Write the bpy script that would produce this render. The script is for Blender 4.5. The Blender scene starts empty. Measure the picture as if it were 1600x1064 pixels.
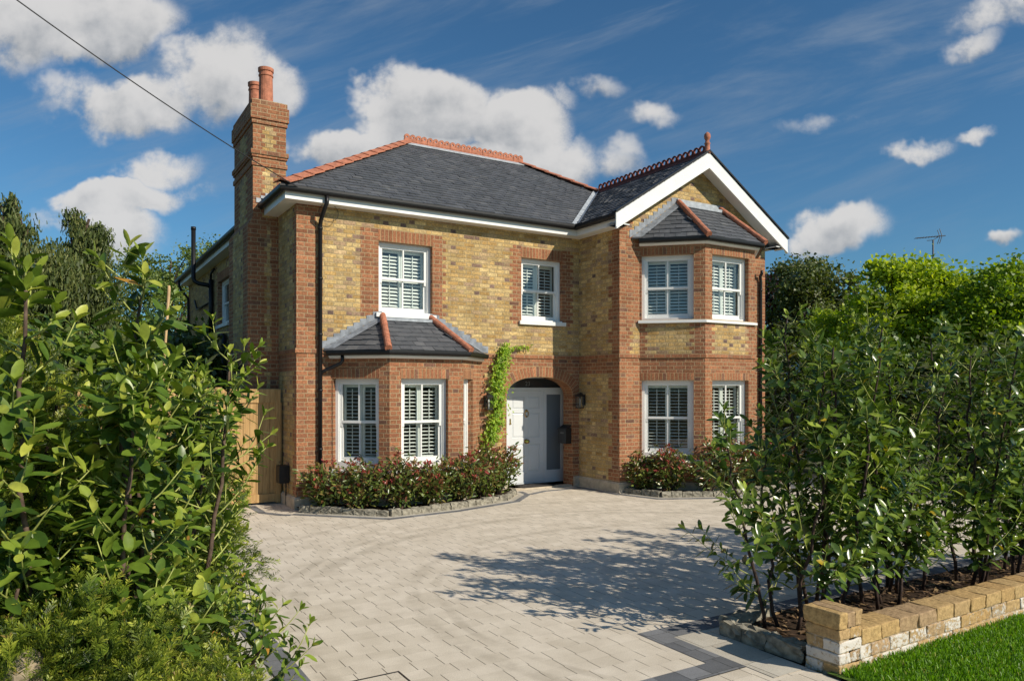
import bpy, bmesh, math, random
import numpy as np
from mathutils import Vector
PI = math.pi
R = math.radians
scn = bpy.context.scene
COL = scn.collection

# ------------------------------------------------------------------ camera
HEAD = R(31.4)
FX, FY = math.sin(HEAD), math.cos(HEAD)
EYE = 2.04
cam_d = bpy.data.cameras.new('camera'); cam = bpy.data.objects.new('camera', cam_d); COL.objects.link(cam)
cam.location = (0, 0, EYE); cam.rotation_euler = (R(90), 0, -HEAD)
cam_d.sensor_width = 36; cam_d.lens = 36 * 1161 / 1600; cam_d.shift_y = 74 / 1600
cam_d.clip_start = 0.05; cam_d.clip_end = 3000
scn.camera = cam

# ------------------------------------------------------------------ node helper
class NT:
    def __init__(s, tree): s.t = tree; s.ns = tree.nodes; s.ls = tree.links
    def n(s, typ, **kw):
        x = s.ns.new(typ)
        for k, v in kw.items(): setattr(x, k, v)
        return x
    def put(s, sock, v):
        if isinstance(v, bpy.types.NodeSocket): s.ls.new(v, sock)
        elif v is not None:
            if isinstance(v, (tuple, list)) and len(v) == 3 and sock.type == 'RGBA': v = (*v, 1)
            sock.default_value = v
    def m(s, op, a, b=None, c=None, clamp=False):
        x = s.n('ShaderNodeMath', operation=op, use_clamp=clamp)
        s.put(x.inputs[0], a); s.put(x.inputs[1], b); s.put(x.inputs[2], c)
        return x.outputs[0]
    def v(s, op, a, b=None):
        x = s.n('ShaderNodeVectorMath', operation=op)
        s.put(x.inputs[0], a); s.put(x.inputs[1], b)
        return x.outputs['Value'] if op in ('DOT_PRODUCT', 'LENGTH') else x.outputs[0]
    def sc(s, a, f):
        x = s.n('ShaderNodeVectorMath', operation='SCALE'); s.put(x.inputs[0], a); s.put(x.inputs['Scale'], f); return x.outputs[0]
    def mix(s, f, a, b, mode='MIX'):
        x = s.n('ShaderNodeMix', data_type='RGBA', blend_type=mode)
        s.put(x.inputs[0], f); s.put(x.inputs[6], a); s.put(x.inputs[7], b); return x.outputs[2]
    def ramp(s, f, stops, mode='LINEAR'):
        x = s.n('ShaderNodeValToRGB'); x.color_ramp.interpolation = mode
        e = x.color_ramp.elements
        while len(e) < len(stops): e.new(0.5)
        for i, (p, c) in enumerate(stops):
            e[i].position = p; e[i].color = (*c, 1) if isinstance(c, (tuple, list)) else (c, c, c, 1)
        s.put(x.inputs[0], f); return x.outputs[0]
    def noise(s, vec, scale, detail=4, rough=.55, out='Fac', dist=0):
        x = s.n('ShaderNodeTexNoise'); s.put(x.inputs['Vector'], vec)
        x.inputs['Scale'].default_value = scale; x.inputs['Detail'].default_value = detail
        x.inputs['Roughness'].default_value = rough; x.inputs['Distortion'].default_value = dist
        return x.outputs[out]
    def sep(s, v):
        x = s.n('ShaderNodeSeparateXYZ'); s.put(x.inputs[0], v); return x.outputs
    def com(s, a, b, c=0.0):
        x = s.n('ShaderNodeCombineXYZ'); s.put(x.inputs[0], a); s.put(x.inputs[1], b); s.put(x.inputs[2], c); return x.outputs[0]
    def sstep(s, x, a, b):
        y = s.n('ShaderNodeMapRange', interpolation_type='SMOOTHSTEP'); s.put(y.inputs[0], x)
        y.inputs[1].default_value = a; y.inputs[2].default_value = b; return y.outputs[0]

# ------------------------------------------------------------------ world
SUN = Vector((.455, -.8905, 0)); ELEV = R(34)
world = bpy.data.worlds.new('World'); scn.world = world; world.use_nodes = True
w = NT(world.node_tree)
for x in list(w.ns): w.ns.remove(x)
sky = w.n('ShaderNodeTexSky', sky_type='NISHITA', sun_disc=False, sun_elevation=ELEV,
          sun_rotation=math.atan2(SUN.x, SUN.y), altitude=0, air_density=1.0, dust_density=.5, ozone_density=3.0)
d = w.n('ShaderNodeTexCoord').outputs['Generated']
fw = w.v('DOT_PRODUCT', d, (FX, FY, 0)); rt = w.v('DOT_PRODUCT', d, (FY, -FX, 0)); up = w.sep(d)[2]
fs = w.m('MAXIMUM', w.m('ABSOLUTE', fw), .12)
px = w.m('DIVIDE', rt, fs); py = w.m('DIVIDE', up, fs)
P = w.com(px, py, w.m('MULTIPLY', w.m('SIGN', fw), 3.0))
SKY_GAIN = (.64, 1.08, 1.28)
skyc = w.mix(1.0, sky.outputs[0], SKY_GAIN, 'MULTIPLY')
# warp
nv = w.noise(P, 5.0, 5, .6, 'Color')
nw = w.sc(w.v('SUBTRACT', nv, (.5, .5, .5)), .14)
Pw = w.v('ADD', P, nw)
wx, wy, _ = w.sep(Pw)
clouds = [  # cx, cy, rx, ry, weight  (tangent-plane units about the heading)
 (120,30,200,78,1.15),(15,60,90,60,.9),(335,125,92,68,.95),(215,165,135,62,.85),(130,150,70,40,.55),(265,262,62,28,.75),(420,140,48,42,.9),
 (670,190,120,86,1.25),(800,215,120,78,1.2),(540,235,110,50,1.0),(870,255,70,40,1.0),(740,265,200,30,1.1),(592,116,36,26,.7),(880,170,32,22,.6),(620,150,60,40,1.0),
 (185,308,135,40,1.05),(205,362,62,42,.95),(300,300,48,22,.6),(100,330,60,30,.5),
 (965,258,50,24,.58),(1030,180,38,18,.6),(945,142,44,18,.5),(995,240,24,20,.5),
 (1310,360,90,34,1.1),(1340,345,52,26,1.0),(1440,230,48,18,.7),(1515,214,34,13,.7),(1560,374,30,12,.75),(1530,82,44,18,.6),
 (1570,35,110,50,.45),(1300,195,80,16,.35),(1180,410,160,30,.4)]
dens = None; bw = 0.0; bs_ = 1e-4
for cx, cy, rx, ry, wt in clouds:
    cx, cy, rx, ry = (cx-800)/1161, (606-cy)/1161, rx/1161, ry/1161
    if rx < 95/1161: rx *= 1.35; ry *= 1.45; wt *= .78
    a = w.m('DIVIDE', w.m('SUBTRACT', wx, cx), rx); b = w.m('DIVIDE', w.m('SUBTRACT', wy, cy), ry)
    r2 = w.m('ADD', w.m('MULTIPLY', a, a), w.m('MULTIPLY', b, b))
    g = w.m('MULTIPLY', w.m('SUBTRACT', 1.0, r2), wt)
    g = w.m('MAXIMUM', g, 0.0)
    bw = w.m('ADD', bw, w.m('MULTIPLY', g, b)); bs_ = w.m('ADD', bs_, g)
    dens = g if dens is None else w.m('MAXIMUM', dens, g)
front = w.sstep(fw, .0, .1)
# loose cumulus for the half of the sky behind the view
gen = w.sstep(w.noise(d, 2.6, 5, .6), .5, .72)
dens = w.m('ADD', w.m('MULTIPLY', dens, front), w.m('MULTIPLY', w.m('MULTIPLY', gen, w.m('SUBTRACT', 1.0, front)), .45))
fb = w.noise(P, 10.0, 10, .62)
fb2 = w.noise(w.v('ADD', P, (.016, .026, 0)), 10.0, 6, .55)
amt = w.m('ADD', dens, w.m('MULTIPLY', w.m('SUBTRACT', fb, .5), 2.1))
dens0 = w.sstep(dens, .0, .50)
alpha = w.m('MULTIPLY', w.sstep(amt, .05, .60), dens0)
alpha = w.m('MULTIPLY', alpha, .93)
relief = w.m('MULTIPLY', w.m('SUBTRACT', fb, fb2), 1.0)
vert = w.m('MULTIPLY', w.m('DIVIDE', bw, bs_), .34)
body = w.m('MULTIPLY', w.sstep(amt, .5, 1.5), -.10)
big = w.m('MULTIPLY', w.m('SUBTRACT', w.noise(P, 5.0, 4, .55), .5), .45)
lum = w.m('ADD', w.m('ADD', w.m('ADD', .85, vert), relief), w.m('ADD', body, big))
lum = w.m('MINIMUM', w.m('MAXIMUM', lum, .30), 1.0)
CLOUD_HI = (9.8, 9.6, 9.4); CLOUD_LO = (2.6, 3.1, 3.7)
cc = w.mix(w.sstep(lum, .25, 1.0), CLOUD_LO, CLOUD_HI)
# thin cirrus streaks
rot = w.com(w.m('ADD', w.m('MULTIPLY', px, .95), w.m('MULTIPLY', py, .30)), w.m('MULTIPLY', w.m('SUBTRACT', w.m('MULTIPLY', py, .95), w.m('MULTIPLY', px, .30)), 5.5), 2.0)
ci = w.sstep(w.noise(rot, 2.2, 8, .62, dist=.4), .46, .80)
ci = w.m('MULTIPLY', ci, w.sstep(py, .05, .45))
base = w.mix(w.m('MULTIPLY', ci, .52), skyc, (4.4, 5.2, 6.2))
final = w.mix(alpha, base, cc)
bg = w.n('ShaderNodeBackground'); w.put(bg.inputs[0], final); bg.inputs[1].default_value = .072
wo = w.n('ShaderNodeOutputWorld'); w.ls.new(bg.outputs[0], wo.inputs[0])

sd = bpy.data.lights.new('sun', 'SUN'); sd.energy = 4.9; sd.angle = R(.53); sd.color = (1, .905, .76)
so = bpy.data.objects.new('sun', sd); COL.objects.link(so)
sv = Vector((SUN.x*math.cos(ELEV), SUN.y*math.cos(ELEV), math.sin(ELEV)))
so.rotation_euler = sv.to_track_quat('Z', 'Y').to_euler(); so.location = (10, -20, 20)
scn.view_settings.view_transform = 'Standard'; scn.view_settings.look = 'None'
scn.view_settings.exposure = 0.0; scn.view_settings.gamma = 1
scn.cycles.max_bounces = 6; scn.cycles.diffuse_bounces = 3; scn.cycles.glossy_bounces = 3; scn.cycles.transparent_max_bounces = 12
scn.cycles.use_adaptive_sampling = True

# ------------------------------------------------------------------ materials
def mat(name):
    m = bpy.data.materials.new(name); m.use_nodes = True
    t = NT(m.node_tree)
    for x in list(t.ns): t.ns.remove(x)
    b = t.n('ShaderNodeBsdfPrincipled'); o = t.n('ShaderNodeOutputMaterial'); t.ls.new(b.outputs[0], o.inputs[0])
    return m, t, b, o
def bump(t, b, h, strength=.5, dist=.01):
    x = t.n('ShaderNodeBump'); x.inputs['Strength'].default_value = strength; x.inputs['Distance'].default_value = dist
    t.put(x.inputs['Height'], h); t.ls.new(x.outputs[0], b.inputs['Normal'])
def simple(name, col, rough=.5, spec=.5, metal=0, var=.12, scale=20, bmp=0, bs=60):
    m, t, b, o = mat(name)
    pos = t.n('ShaderNodeTexCoord').outputs['Object']
    n = t.noise(pos, scale, 5)
    c = t.mix(t.m('MULTIPLY', t.sstep(n, .3, .7), 1.0), tuple(x*(1-var) for x in col), tuple(min(1, x*(1+var)) for x in col))
    t.put(b.inputs['Base Color'], c); b.inputs['Roughness'].default_value = rough
    b.inputs['Specular IOR Level'].default_value = spec; b.inputs['Metallic'].default_value = metal
    if bmp: bump(t, b, t.noise(pos, bs, 4), bmp, .004)
    return m
def brick_mat(name, stops, mortar, P=.3375, flem=True, h=.075, rough=.9, bm=.7, mort=.011, dirt=.25, jit=.0035):
    m, t, b, o = mat(name)
    uv = t.n('ShaderNodeTexCoord').outputs['UV']
    jn = t.sc(t.v('SUBTRACT', t.noise(uv, 9, 3, .6, 'Color'), (.5, .5, .5)), jit*4)
    u, v, _ = t.sep(t.v('ADD', uv, jn))
    rv = t.m('DIVIDE', v, h); row = t.m('FLOOR', rv); fv = t.m('MULTIPLY', t.m('FRACT', rv), h)
    par = t.m('MODULO', t.m('ADD', row, 1000), 2)
    tt = t.m('DIVIDE', u, P)
    if flem: tt = t.m('ADD', tt, t.m('MULTIPLY', par, .5))
    k = t.m('FLOOR', tt); f = t.m('MULTIPLY', t.m('FRACT', tt), P)
    if flem:
        s2 = P*2/3
        ish = t.m('GREATER_THAN', f, s2)
        loc = t.m('SUBTRACT', f, t.m('MULTIPLY', ish, s2)); wd = t.m('SUBTRACT', s2, t.m('MULTIPLY', ish, P/3))
    else: ish = 0.0; loc = f; wd = P
    e = t.m('MINIMUM', t.m('MINIMUM', loc, t.m('SUBTRACT', wd, loc)), t.m('MINIMUM', fv, t.m('SUBTRACT', h, fv)))
    en = t.m('ADD', e, t.m('MULTIPLY', t.m('SUBTRACT', t.noise(uv, 70, 3), .5), .004))
    mask = t.sstep(en, mort*.28, mort*.72)
    wn = t.n('ShaderNodeTexWhiteNoise', noise_dimensions='3D'); t.put(wn.inputs['Vector'], t.com(t.m('ADD', t.m('MULTIPLY', k, 2), ish), row, 3.3))
    c = t.ramp(t.m('MULTIPLY', wn.outputs['Value'], t.m('ADD', .93, t.m('MULTIPLY', ish, .07))), stops)
    n1 = t.noise(uv, 28, 5, .65)
    c = t.mix(.55, c, t.mix(t.sstep(n1, .3, .72), (.36,.34,.32), (1.5,1.5,1.5)), 'MULTIPLY')
    wn2 = t.sep(wn.outputs['Color'])
    c = t.mix(.45, c, t.mix(wn2[1], (.62, .62, .62), (1.38, 1.38, 1.38)), 'MULTIPLY')
    mc = t.mix(t.sstep(t.noise(uv, 40, 3), .3, .7), tuple(x*.8 for x in mortar), mortar)
    c = t.mix(mask, mc, c)
    big = t.sstep(t.noise(uv, 1.3, 4, .6), .3, .75)
    c = t.mix(dirt, c, t.mix(big, (.6, .58, .55), (1.25, 1.25, 1.25)), 'MULTIPLY')
    st_ = t.sstep(t.noise(t.com(t.m('MULTIPLY', u, 4.0), t.m('MULTIPLY', v, .45)), 1.6, 4, .6), .35, .7)
    c = t.mix(.28, c, t.mix(st_, (.62,.58,.54), (1.15,1.15,1.15)), 'MULTIPLY')
    t.put(b.inputs['Base Color'], c); b.inputs['Roughness'].default_value = rough; b.inputs['Specular IOR Level'].default_value = .25
    hh = t.m('ADD', mask, t.m('MULTIPLY', n1, .55)); hh = t.m('ADD', hh, t.m('MULTIPLY', wn2[2], .55))
    bump(t, b, hh, bm, .008)
    return m
Y_ST = [(0, (.48,.30,.11)), (.22, (.56,.385,.16)), (.42, (.62,.465,.22)), (.58, (.46,.30,.12)), (.72, (.58,.43,.205)), (.80, (.37,.25,.16)), (.87, (.55,.39,.205)), (.925, (.27,.175,.13)), (1, (.17,.115,.10))]
R_ST = [(0, (.32,.138,.068)), (.35, (.395,.175,.088)), (.65, (.285,.118,.062)), (.86, (.36,.172,.093)), (.93, (.19,.10,.07)), (1, (.42,.22,.12))]
M = {}
M['yellow'] = brick_mat('yellow_stock_brick', Y_ST, (.46,.355,.20), mort=.013, jit=.0042, dirt=.38)
M['red'] = brick_mat('red_brick', R_ST, (.50,.375,.22), jit=.0014, dirt=.28, mort=.0115)
M['soldier'] = brick_mat('red_soldier_brick', R_ST, (.50,.38,.21), P=.228, flem=False, jit=.0012)
M['white'] = simple('white_paint', (.80,.80,.77), .38, var=.03, scale=3)
M['door_white'] = simple('pale_grey_door_paint', (.70,.73,.74), .35, var=.03, scale=3)
M['shutter'] = simple('white_shutter_paint', (.74,.77,.72), .45, var=.03)
M['black'] = simple('black_plastic', (.010,.010,.011), .42, spec=.35, var=.2)
M['black_metal'] = simple('black_metal', (.015,.015,.016), .4, var=.2)
M['lead'] = simple('lead_flashing', (.22,.24,.27), .5, var=.3, scale=9, bmp=.2)
M['lead_light'] = simple('pale_lead', (.36,.39,.42), .55, var=.2, scale=9, bmp=.2)
M['terracotta'] = simple('terracotta', (.44,.17,.10), .78, spec=.3, var=.25, scale=14, bmp=.3)
M['shaded_terracotta'] = simple('shaded_terracotta', (.20,.06,.04), .85, spec=.3, var=.3, scale=14, bmp=.3)  # wing crest terracotta with its shade painted into the base colour
M['stone'] = simple('pale_plinth_stone', (.50,.43,.33), .85, spec=.2, var=.18, scale=8, bmp=.4)
M['granite'] = simple('rough_granite', (.25,.23,.18), .85, spec=.3, var=.45, scale=14, bmp=.9, bs=22)
M['soil'] = simple('dark_soil', (.045,.03,.02), .95, spec=.1, var=.5, scale=25, bmp=1, bs=30)
M['bark_pale'] = simple('weathered_pale_wood', (.30,.24,.16), .9, var=.5, scale=14, bmp=.9, bs=25)
M['brass'] = simple('aged_brass', (.55,.36,.12), .25, metal=1, var=.2)
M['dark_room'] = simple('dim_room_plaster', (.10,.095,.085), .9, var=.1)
M['cane'] = simple('bamboo_cane', (.50,.33,.16), .6, var=.25, scale=10)
M['bark'] = simple('brown_bark', (.11,.075,.055), .85, spec=.2, var=.45, scale=18, bmp=.8)
M['bark_dark'] = simple('dark_stem_bark', (.055,.036,.028), .75, spec=.25, var=.5, scale=22, bmp=.6)
M['green_stem'] = simple('green_shoot', (.33,.36,.09), .5, var=.3, scale=12)
M['steel'] = simple('weathered_aluminium', (.16,.16,.165), .5, metal=.6, var=.3)
M['mat'] = simple('coir_mat', (.035,.03,.026), .95, var=.4, scale=80, bmp=.5, bs=200)
M['cable'] = simple('black_cable', (.02,.02,.022), .5)
# timber
def wood_mat():
    m, t, b, o = mat('tanalised_timber')
    p = t.n('ShaderNodeTexCoord').outputs['Object']
    x, y, z = t.sep(p)
    st = t.com(t.m('MULTIPLY', x, 8), t.m('MULTIPLY', y, 8), t.m('MULTIPLY', z, .7))
    g = t.noise(st, 4, 6, .6, dist=.5)
    c = t.ramp(g, [(.25, (.27,.15,.055)), (.5, (.46,.28,.11)), (.75, (.56,.37,.16))])
    kn = t.sstep(t.noise(t.com(t.m('MULTIPLY', x, 3), y, t.m('MULTIPLY', z, 1.5)), 5, 2), .70, .78)
    c = t.mix(kn, c, (.14,.08,.035))
    t.put(b.inputs['Base Color'], c); b.inputs['Roughness'].default_value = .8
    bump(t, b, g, .4, .003); return m
M['wood'] = wood_mat()
# slates
def slate_mat():
    m, t, b, o = mat('roof_slate')
    a = t.n('ShaderNodeAttribute', attribute_name='var').outputs['Fac']
    p = t.n('ShaderNodeTexCoord').outputs['Object']
    n = t.noise(p, 9, 6, .65); n2 = t.noise(p, 60, 4)
    c = t.ramp(a, [(0, (.072,.077,.086)), (.5, (.086,.091,.101)), (.9, (.10,.104,.114)), (1, (.125,.128,.134))])
    c = t.mix(.6, c, t.mix(t.sstep(n, .3, .7), (.75,.75,.77), (1.25,1.24,1.2)), 'MULTIPLY')
    t.put(b.inputs['Base Color'], c); t.put(b.inputs['Roughness'], t.m('ADD', .5, t.m('MULTIPLY', n, .25)))
    bump(t, b, t.m('ADD', n2, t.m('MULTIPLY', n, 2)), .55, .006); return m
M['slate'] = slate_mat()
def glass_mat(name='window_glass', tint=(.93,.96,.95), refl=1.0, rough=0.0):
    m, t, b, o = mat(name); t.ns.remove(b)
    lw = t.n('ShaderNodeLayerWeight'); lw.inputs[0].default_value = .5
    f = t.m('ADD', t.m('MULTIPLY', t.m('POWER', lw.outputs['Facing'], 4.0), .85*refl), .085*refl, clamp=True)
    tr = t.n('ShaderNodeBsdfTransparent'); t.put(tr.inputs[0], tint)
    gl = t.n('ShaderNodeBsdfGlossy'); gl.inputs['Roughness'].default_value = rough
    p = t.n('ShaderNodeTexCoord').outputs['Object']
    bm = t.n('ShaderNodeBump'); bm.inputs['Strength'].default_value = .05; bm.inputs['Distance'].default_value = .01
    t.put(bm.inputs['Height'], t.noise(p, 2.2, 2)); t.ls.new(bm.outputs[0], gl.inputs['Normal'])
    mx = t.n('ShaderNodeMixShader'); t.put(mx.inputs[0], f); t.ls.new(tr.outputs[0], mx.inputs[1]); t.ls.new(gl.outputs[0], mx.inputs[2])
    t.ls.new(mx.outputs[0], o.inputs[0]); return m
M['glass'] = glass_mat()
def frost():
    m, t, b, o = mat('frosted_side_light')
    t.put(b.inputs['Base Color'], (.16,.19,.215)); b.inputs['Roughness'].default_value = .35; return m
M['frost'] = frost()
M['fan_glass'] = simple('dark_fanlight_glass', (.05,.055,.06), .12, var=.05)
# leaves
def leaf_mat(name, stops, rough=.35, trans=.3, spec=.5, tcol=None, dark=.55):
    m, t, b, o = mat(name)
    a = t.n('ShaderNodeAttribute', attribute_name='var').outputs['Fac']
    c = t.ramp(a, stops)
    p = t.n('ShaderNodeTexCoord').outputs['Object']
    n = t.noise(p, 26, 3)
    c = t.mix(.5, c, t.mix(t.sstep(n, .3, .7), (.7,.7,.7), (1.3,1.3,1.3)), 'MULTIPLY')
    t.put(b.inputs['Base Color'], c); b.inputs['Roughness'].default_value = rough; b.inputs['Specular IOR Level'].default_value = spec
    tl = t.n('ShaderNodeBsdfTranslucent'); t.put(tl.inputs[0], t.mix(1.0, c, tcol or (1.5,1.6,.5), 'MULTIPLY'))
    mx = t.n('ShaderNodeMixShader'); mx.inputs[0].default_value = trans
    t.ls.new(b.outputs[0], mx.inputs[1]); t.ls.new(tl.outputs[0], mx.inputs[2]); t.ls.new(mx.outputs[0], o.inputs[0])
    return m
M['laurel_light'] = leaf_mat('sunlit_laurel_leaf', [(0,(.035,.075,.011)), (.35,(.095,.165,.019)), (.65,(.22,.295,.034)), (.90,(.47,.49,.08)), (.965,(.52,.40,.06)), (1,(.44,.23,.04))], .38, .22, tcol=(1.3,1.4,.45))
M['laurel'] = leaf_mat('glossy_laurel_leaf', [(0,(.032,.066,.012)), (.40,(.082,.14,.021)), (.72,(.20,.275,.038)), (.97,(.40,.47,.08)), (1,(.45,.33,.03))], .27, .2, .55, (1.5,1.6,.45))
M['photinia'] = leaf_mat('photinia_leaf', [(0,(.04,.07,.015)), (.3,(.10,.15,.025)), (.5,(.20,.235,.05)), (.60,(.22,.14,.055)), (.74,(.24,.075,.045)), (1,(.44,.065,.06))], .30, .18, .6, (1.5,1.1,.5))
M['vine'] = leaf_mat('vine_leaf', [(0,(.16,.28,.02)), (.5,(.30,.46,.03)), (.85,(.46,.60,.06)), (1,(.24,.16,.05))], .5, .4)
M['yew'] = leaf_mat('yew_needle', [(0,(.014,.029,.007)), (.42,(.055,.092,.012)), (.7,(.24,.30,.026)), (.92,(.54,.54,.08)), (1,(.28,.19,.05))], .45, .28)
M['gold'] = leaf_mat('golden_robinia_leaf', [(0,(.12,.20,.014)), (.5,(.32,.42,.022)), (1,(.58,.60,.05))], .5, .4)
M['mid'] = leaf_mat('mid_green_leaf', [(0,(.05,.095,.014)), (.6,(.12,.20,.025)), (1,(.25,.34,.04))], .5, .3)
M['olive'] = leaf_mat('olive_green_leaf', [(0,(.05,.075,.02)), (.6,(.12,.15,.035)), (1,(.22,.23,.08))], .5, .25)
M['purple'] = leaf_mat('purple_leaf', [(0,(.02,.008,.010)), (.6,(.05,.015,.018)), (1,(.10,.03,.03))], .5, .25, tcol=(1.3,.6,.6))
M['spring'] = leaf_mat('pale_spring_leaf', [(0,(.09,.14,.03)), (.6,(.17,.23,.05)), (1,(.28,.33,.10))], .5, .35)
M['conifer'] = leaf_mat('weeping_conifer_foliage', [(0,(.035,.055,.014)), (.55,(.10,.135,.03)), (1,(.23,.24,.07))], .6, .25)
M['litter'] = leaf_mat('dead_leaf', [(0,(.05,.03,.018)), (.5,(.12,.07,.035)), (.85,(.26,.16,.07)), (1,(.34,.24,.12))], .8, .05)
M['grass'] = leaf_mat('lawn_blade', [(0,(.07,.17,.006)), (.6,(.14,.29,.010)), (.93,(.22,.40,.02)), (1,(.35,.36,.10))], .5, .35)

# paving: long courses along X, perpend joints along Y darkened, side-sun shadow put into their colour
def paving_mat(name, base, lo, hi, w_, h_, dark=(.09,.075,.055), bedf=.35, tracks=False):
    m, t, b, o = mat(name)
    p = t.n('ShaderNodeTexCoord').outputs['Object']
    x, y, z = t.sep(p)
    rv = t.m('DIVIDE', y, h_); row = t.m('FLOOR', rv); fv = t.m('MULTIPLY', t.m('FRACT', rv), h_)
    w1 = t.n('ShaderNodeTexWhiteNoise', noise_dimensions='1D'); t.put(w1.inputs['W'], row)
    tt = t.m('ADD', t.m('DIVIDE', x, w_), w1.outputs['Value']); k = t.m('FLOOR', tt); f = t.m('MULTIPLY', t.m('FRACT', tt), w_)
    ep = t.m('MINIMUM', f, t.m('SUBTRACT', w_, f)); eb = t.m('MINIMUM', fv, t.m('SUBTRACT', h_, fv))
    w2 = t.n('ShaderNodeTexWhiteNoise', noise_dimensions='3D'); t.put(w2.inputs['Vector'], t.com(k, row, 1.7))
    pj = t.m('SUBTRACT', 1.0, t.sstep(ep, .0018, .0044)); bj = t.m('SUBTRACT', 1.0, t.sstep(eb, .001, .0045))
    nz = t.noise(p, 3.0, 4, .6)
    c = t.mix(w2.outputs['Value'], lo, hi)
    c = t.mix(.35, c, t.mix(t.sstep(t.noise(p, 130, 4, .7), .3, .7), (.5,.5,.5), (1.35,1.35,1.35)), 'MULTIPLY')
    c = t.mix(.5, c, t.mix(t.sstep(nz, .3, .7), (.82,.80,.76), (1.14,1.14,1.14)), 'MULTIPLY')
    if tracks:
        dx = t.m('SUBTRACT', x, 6.0); dy = t.m('SUBTRACT', y, 5.5)
        rr = t.m('SQRT', t.m('ADD', t.m('MULTIPLY', dx, dx), t.m('MULTIPLY', dy, dy)))
        rr = t.m('ADD', rr, t.m('MULTIPLY', t.m('SUBTRACT', t.noise(p, .5, 2), .5), .35))
        st = None
        for r0, wd in ((4.36,.13),(4.62,.08),(3.3,.11),(3.05,.07),(5.6,.1)):
            q = t.m('SUBTRACT', 1.0, t.sstep(t.m('ABSOLUTE', t.m('SUBTRACT', rr, r0)), wd*.3, wd))
            st = q if st is None else t.m('MAXIMUM', st, q)
        st = t.m('MULTIPLY', st, t.sstep(t.noise(p, 2.2, 5, .7), .35, .65))
        c = t.mix(t.m('MULTIPLY', st, .42), c, (.33,.285,.215))
        spots = t.sstep(t.noise(p, 4.5, 3), .70, .76)
        c = t.mix(t.m('MULTIPLY', spots, .35), c, (.36,.25,.12))
    pv = t.m('MULTIPLY', pj, t.sstep(t.noise(p, 5, 2), .28, .5))
    c = t.mix(t.m('MULTIPLY', pv, .95), c, dark)
    c = t.mix(t.m('MULTIPLY', bj, bedf), c, dark)
    t.put(b.inputs['Base Color'], c); b.inputs['Roughness'].default_value = .85; b.inputs['Specular IOR Level'].default_value = .25
    hh = t.m('SUBTRACT', t.m('ADD', t.m('MULTIPLY', w2.outputs['Value'], .2), t.m('MULTIPLY', t.noise(p, 90, 4, .7), .25)), t.m('MAXIMUM', pj, t.m('MULTIPLY', bj, bedf)))
    bump(t, b, hh, .45, .004); return m
M['paving'] = paving_mat('buff_block_paving', 0, (.62,.55,.445), (.70,.625,.515), .215, .165, bedf=.10, tracks=True)
M['edge_dark'] = paving_mat('charcoal_paving_strip', 0, (.13,.135,.145), (.22,.225,.235), .21, .21, (.03,.03,.03), .6)
M['edge_pale'] = paving_mat('pale_paving_strip', 0, (.46,.42,.35), (.58,.54,.46), .42, .42, (.12,.10,.08), .5)
def ground_mat(name, a, b_, sc=3):
    m, t, b, o = mat(name); p = t.n('ShaderNodeTexCoord').outputs['Object']
    n = t.noise(p, sc, 6, .65); t.put(b.inputs['Base Color'], t.mix(t.sstep(n, .3, .7), a, b_)); b.inputs['Roughness'].default_value = .95
    bump(t, b, t.noise(p, 40, 4), .6, .02); return m
M['ground'] = ground_mat('rough_ground', (.05,.06,.02), (.10,.10,.04), .8)
M['lawn'] = ground_mat('lawn_turf', (.06,.12,.008), (.11,.19,.014), 12)
def old_brick():
    m, t, b, o = mat('worn_whitewashed_brick')
    a = t.n('ShaderNodeAttribute', attribute_name='var').outputs['Fac']
    p = t.n('ShaderNodeTexCoord').outputs['Object']
    c = t.ramp(t.m('FRACT', t.m('MULTIPLY', a, 7.31)), [(0,(.44,.28,.12)), (.35,(.50,.34,.15)), (.6,(.38,.26,.15)), (.85,(.54,.37,.15)), (1,(.36,.24,.17))])
    n = t.noise(p, 30, 5, .7); c = t.mix(.7, c, t.mix(t.sstep(n, .3, .7), (.55,.52,.5), (1.3,1.3,1.28)), 'MULTIPLY')
    sp = t.sstep(t.noise(p, 150, 3), .68, .74); c = t.mix(sp, c, (.10,.07,.05))
    wm = t.m('MULTIPLY', t.sstep(t.m('ADD', t.noise(p, 22, 6, .75), t.m('MULTIPLY', a, .30)), .62, .76), t.m('GREATER_THAN', a, 0.12))
    c = t.mix(t.m('MULTIPLY', wm, .85), c, (.70,.67,.62))
    t.put(b.inputs['Base Color'], c); b.inputs['Roughness'].default_value = .92; b.inputs['Specular IOR Level'].default_value = .2
    bump(t, b, t.m('ADD', n, t.m('MULTIPLY', wm, .3)), .8, .008); return m
M['old_brick'] = old_brick()
M['mortar'] = simple('old_lime_mortar', (.42,.33,.22), .95, spec=.1, var=.3, scale=30, bmp=.8)

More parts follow.
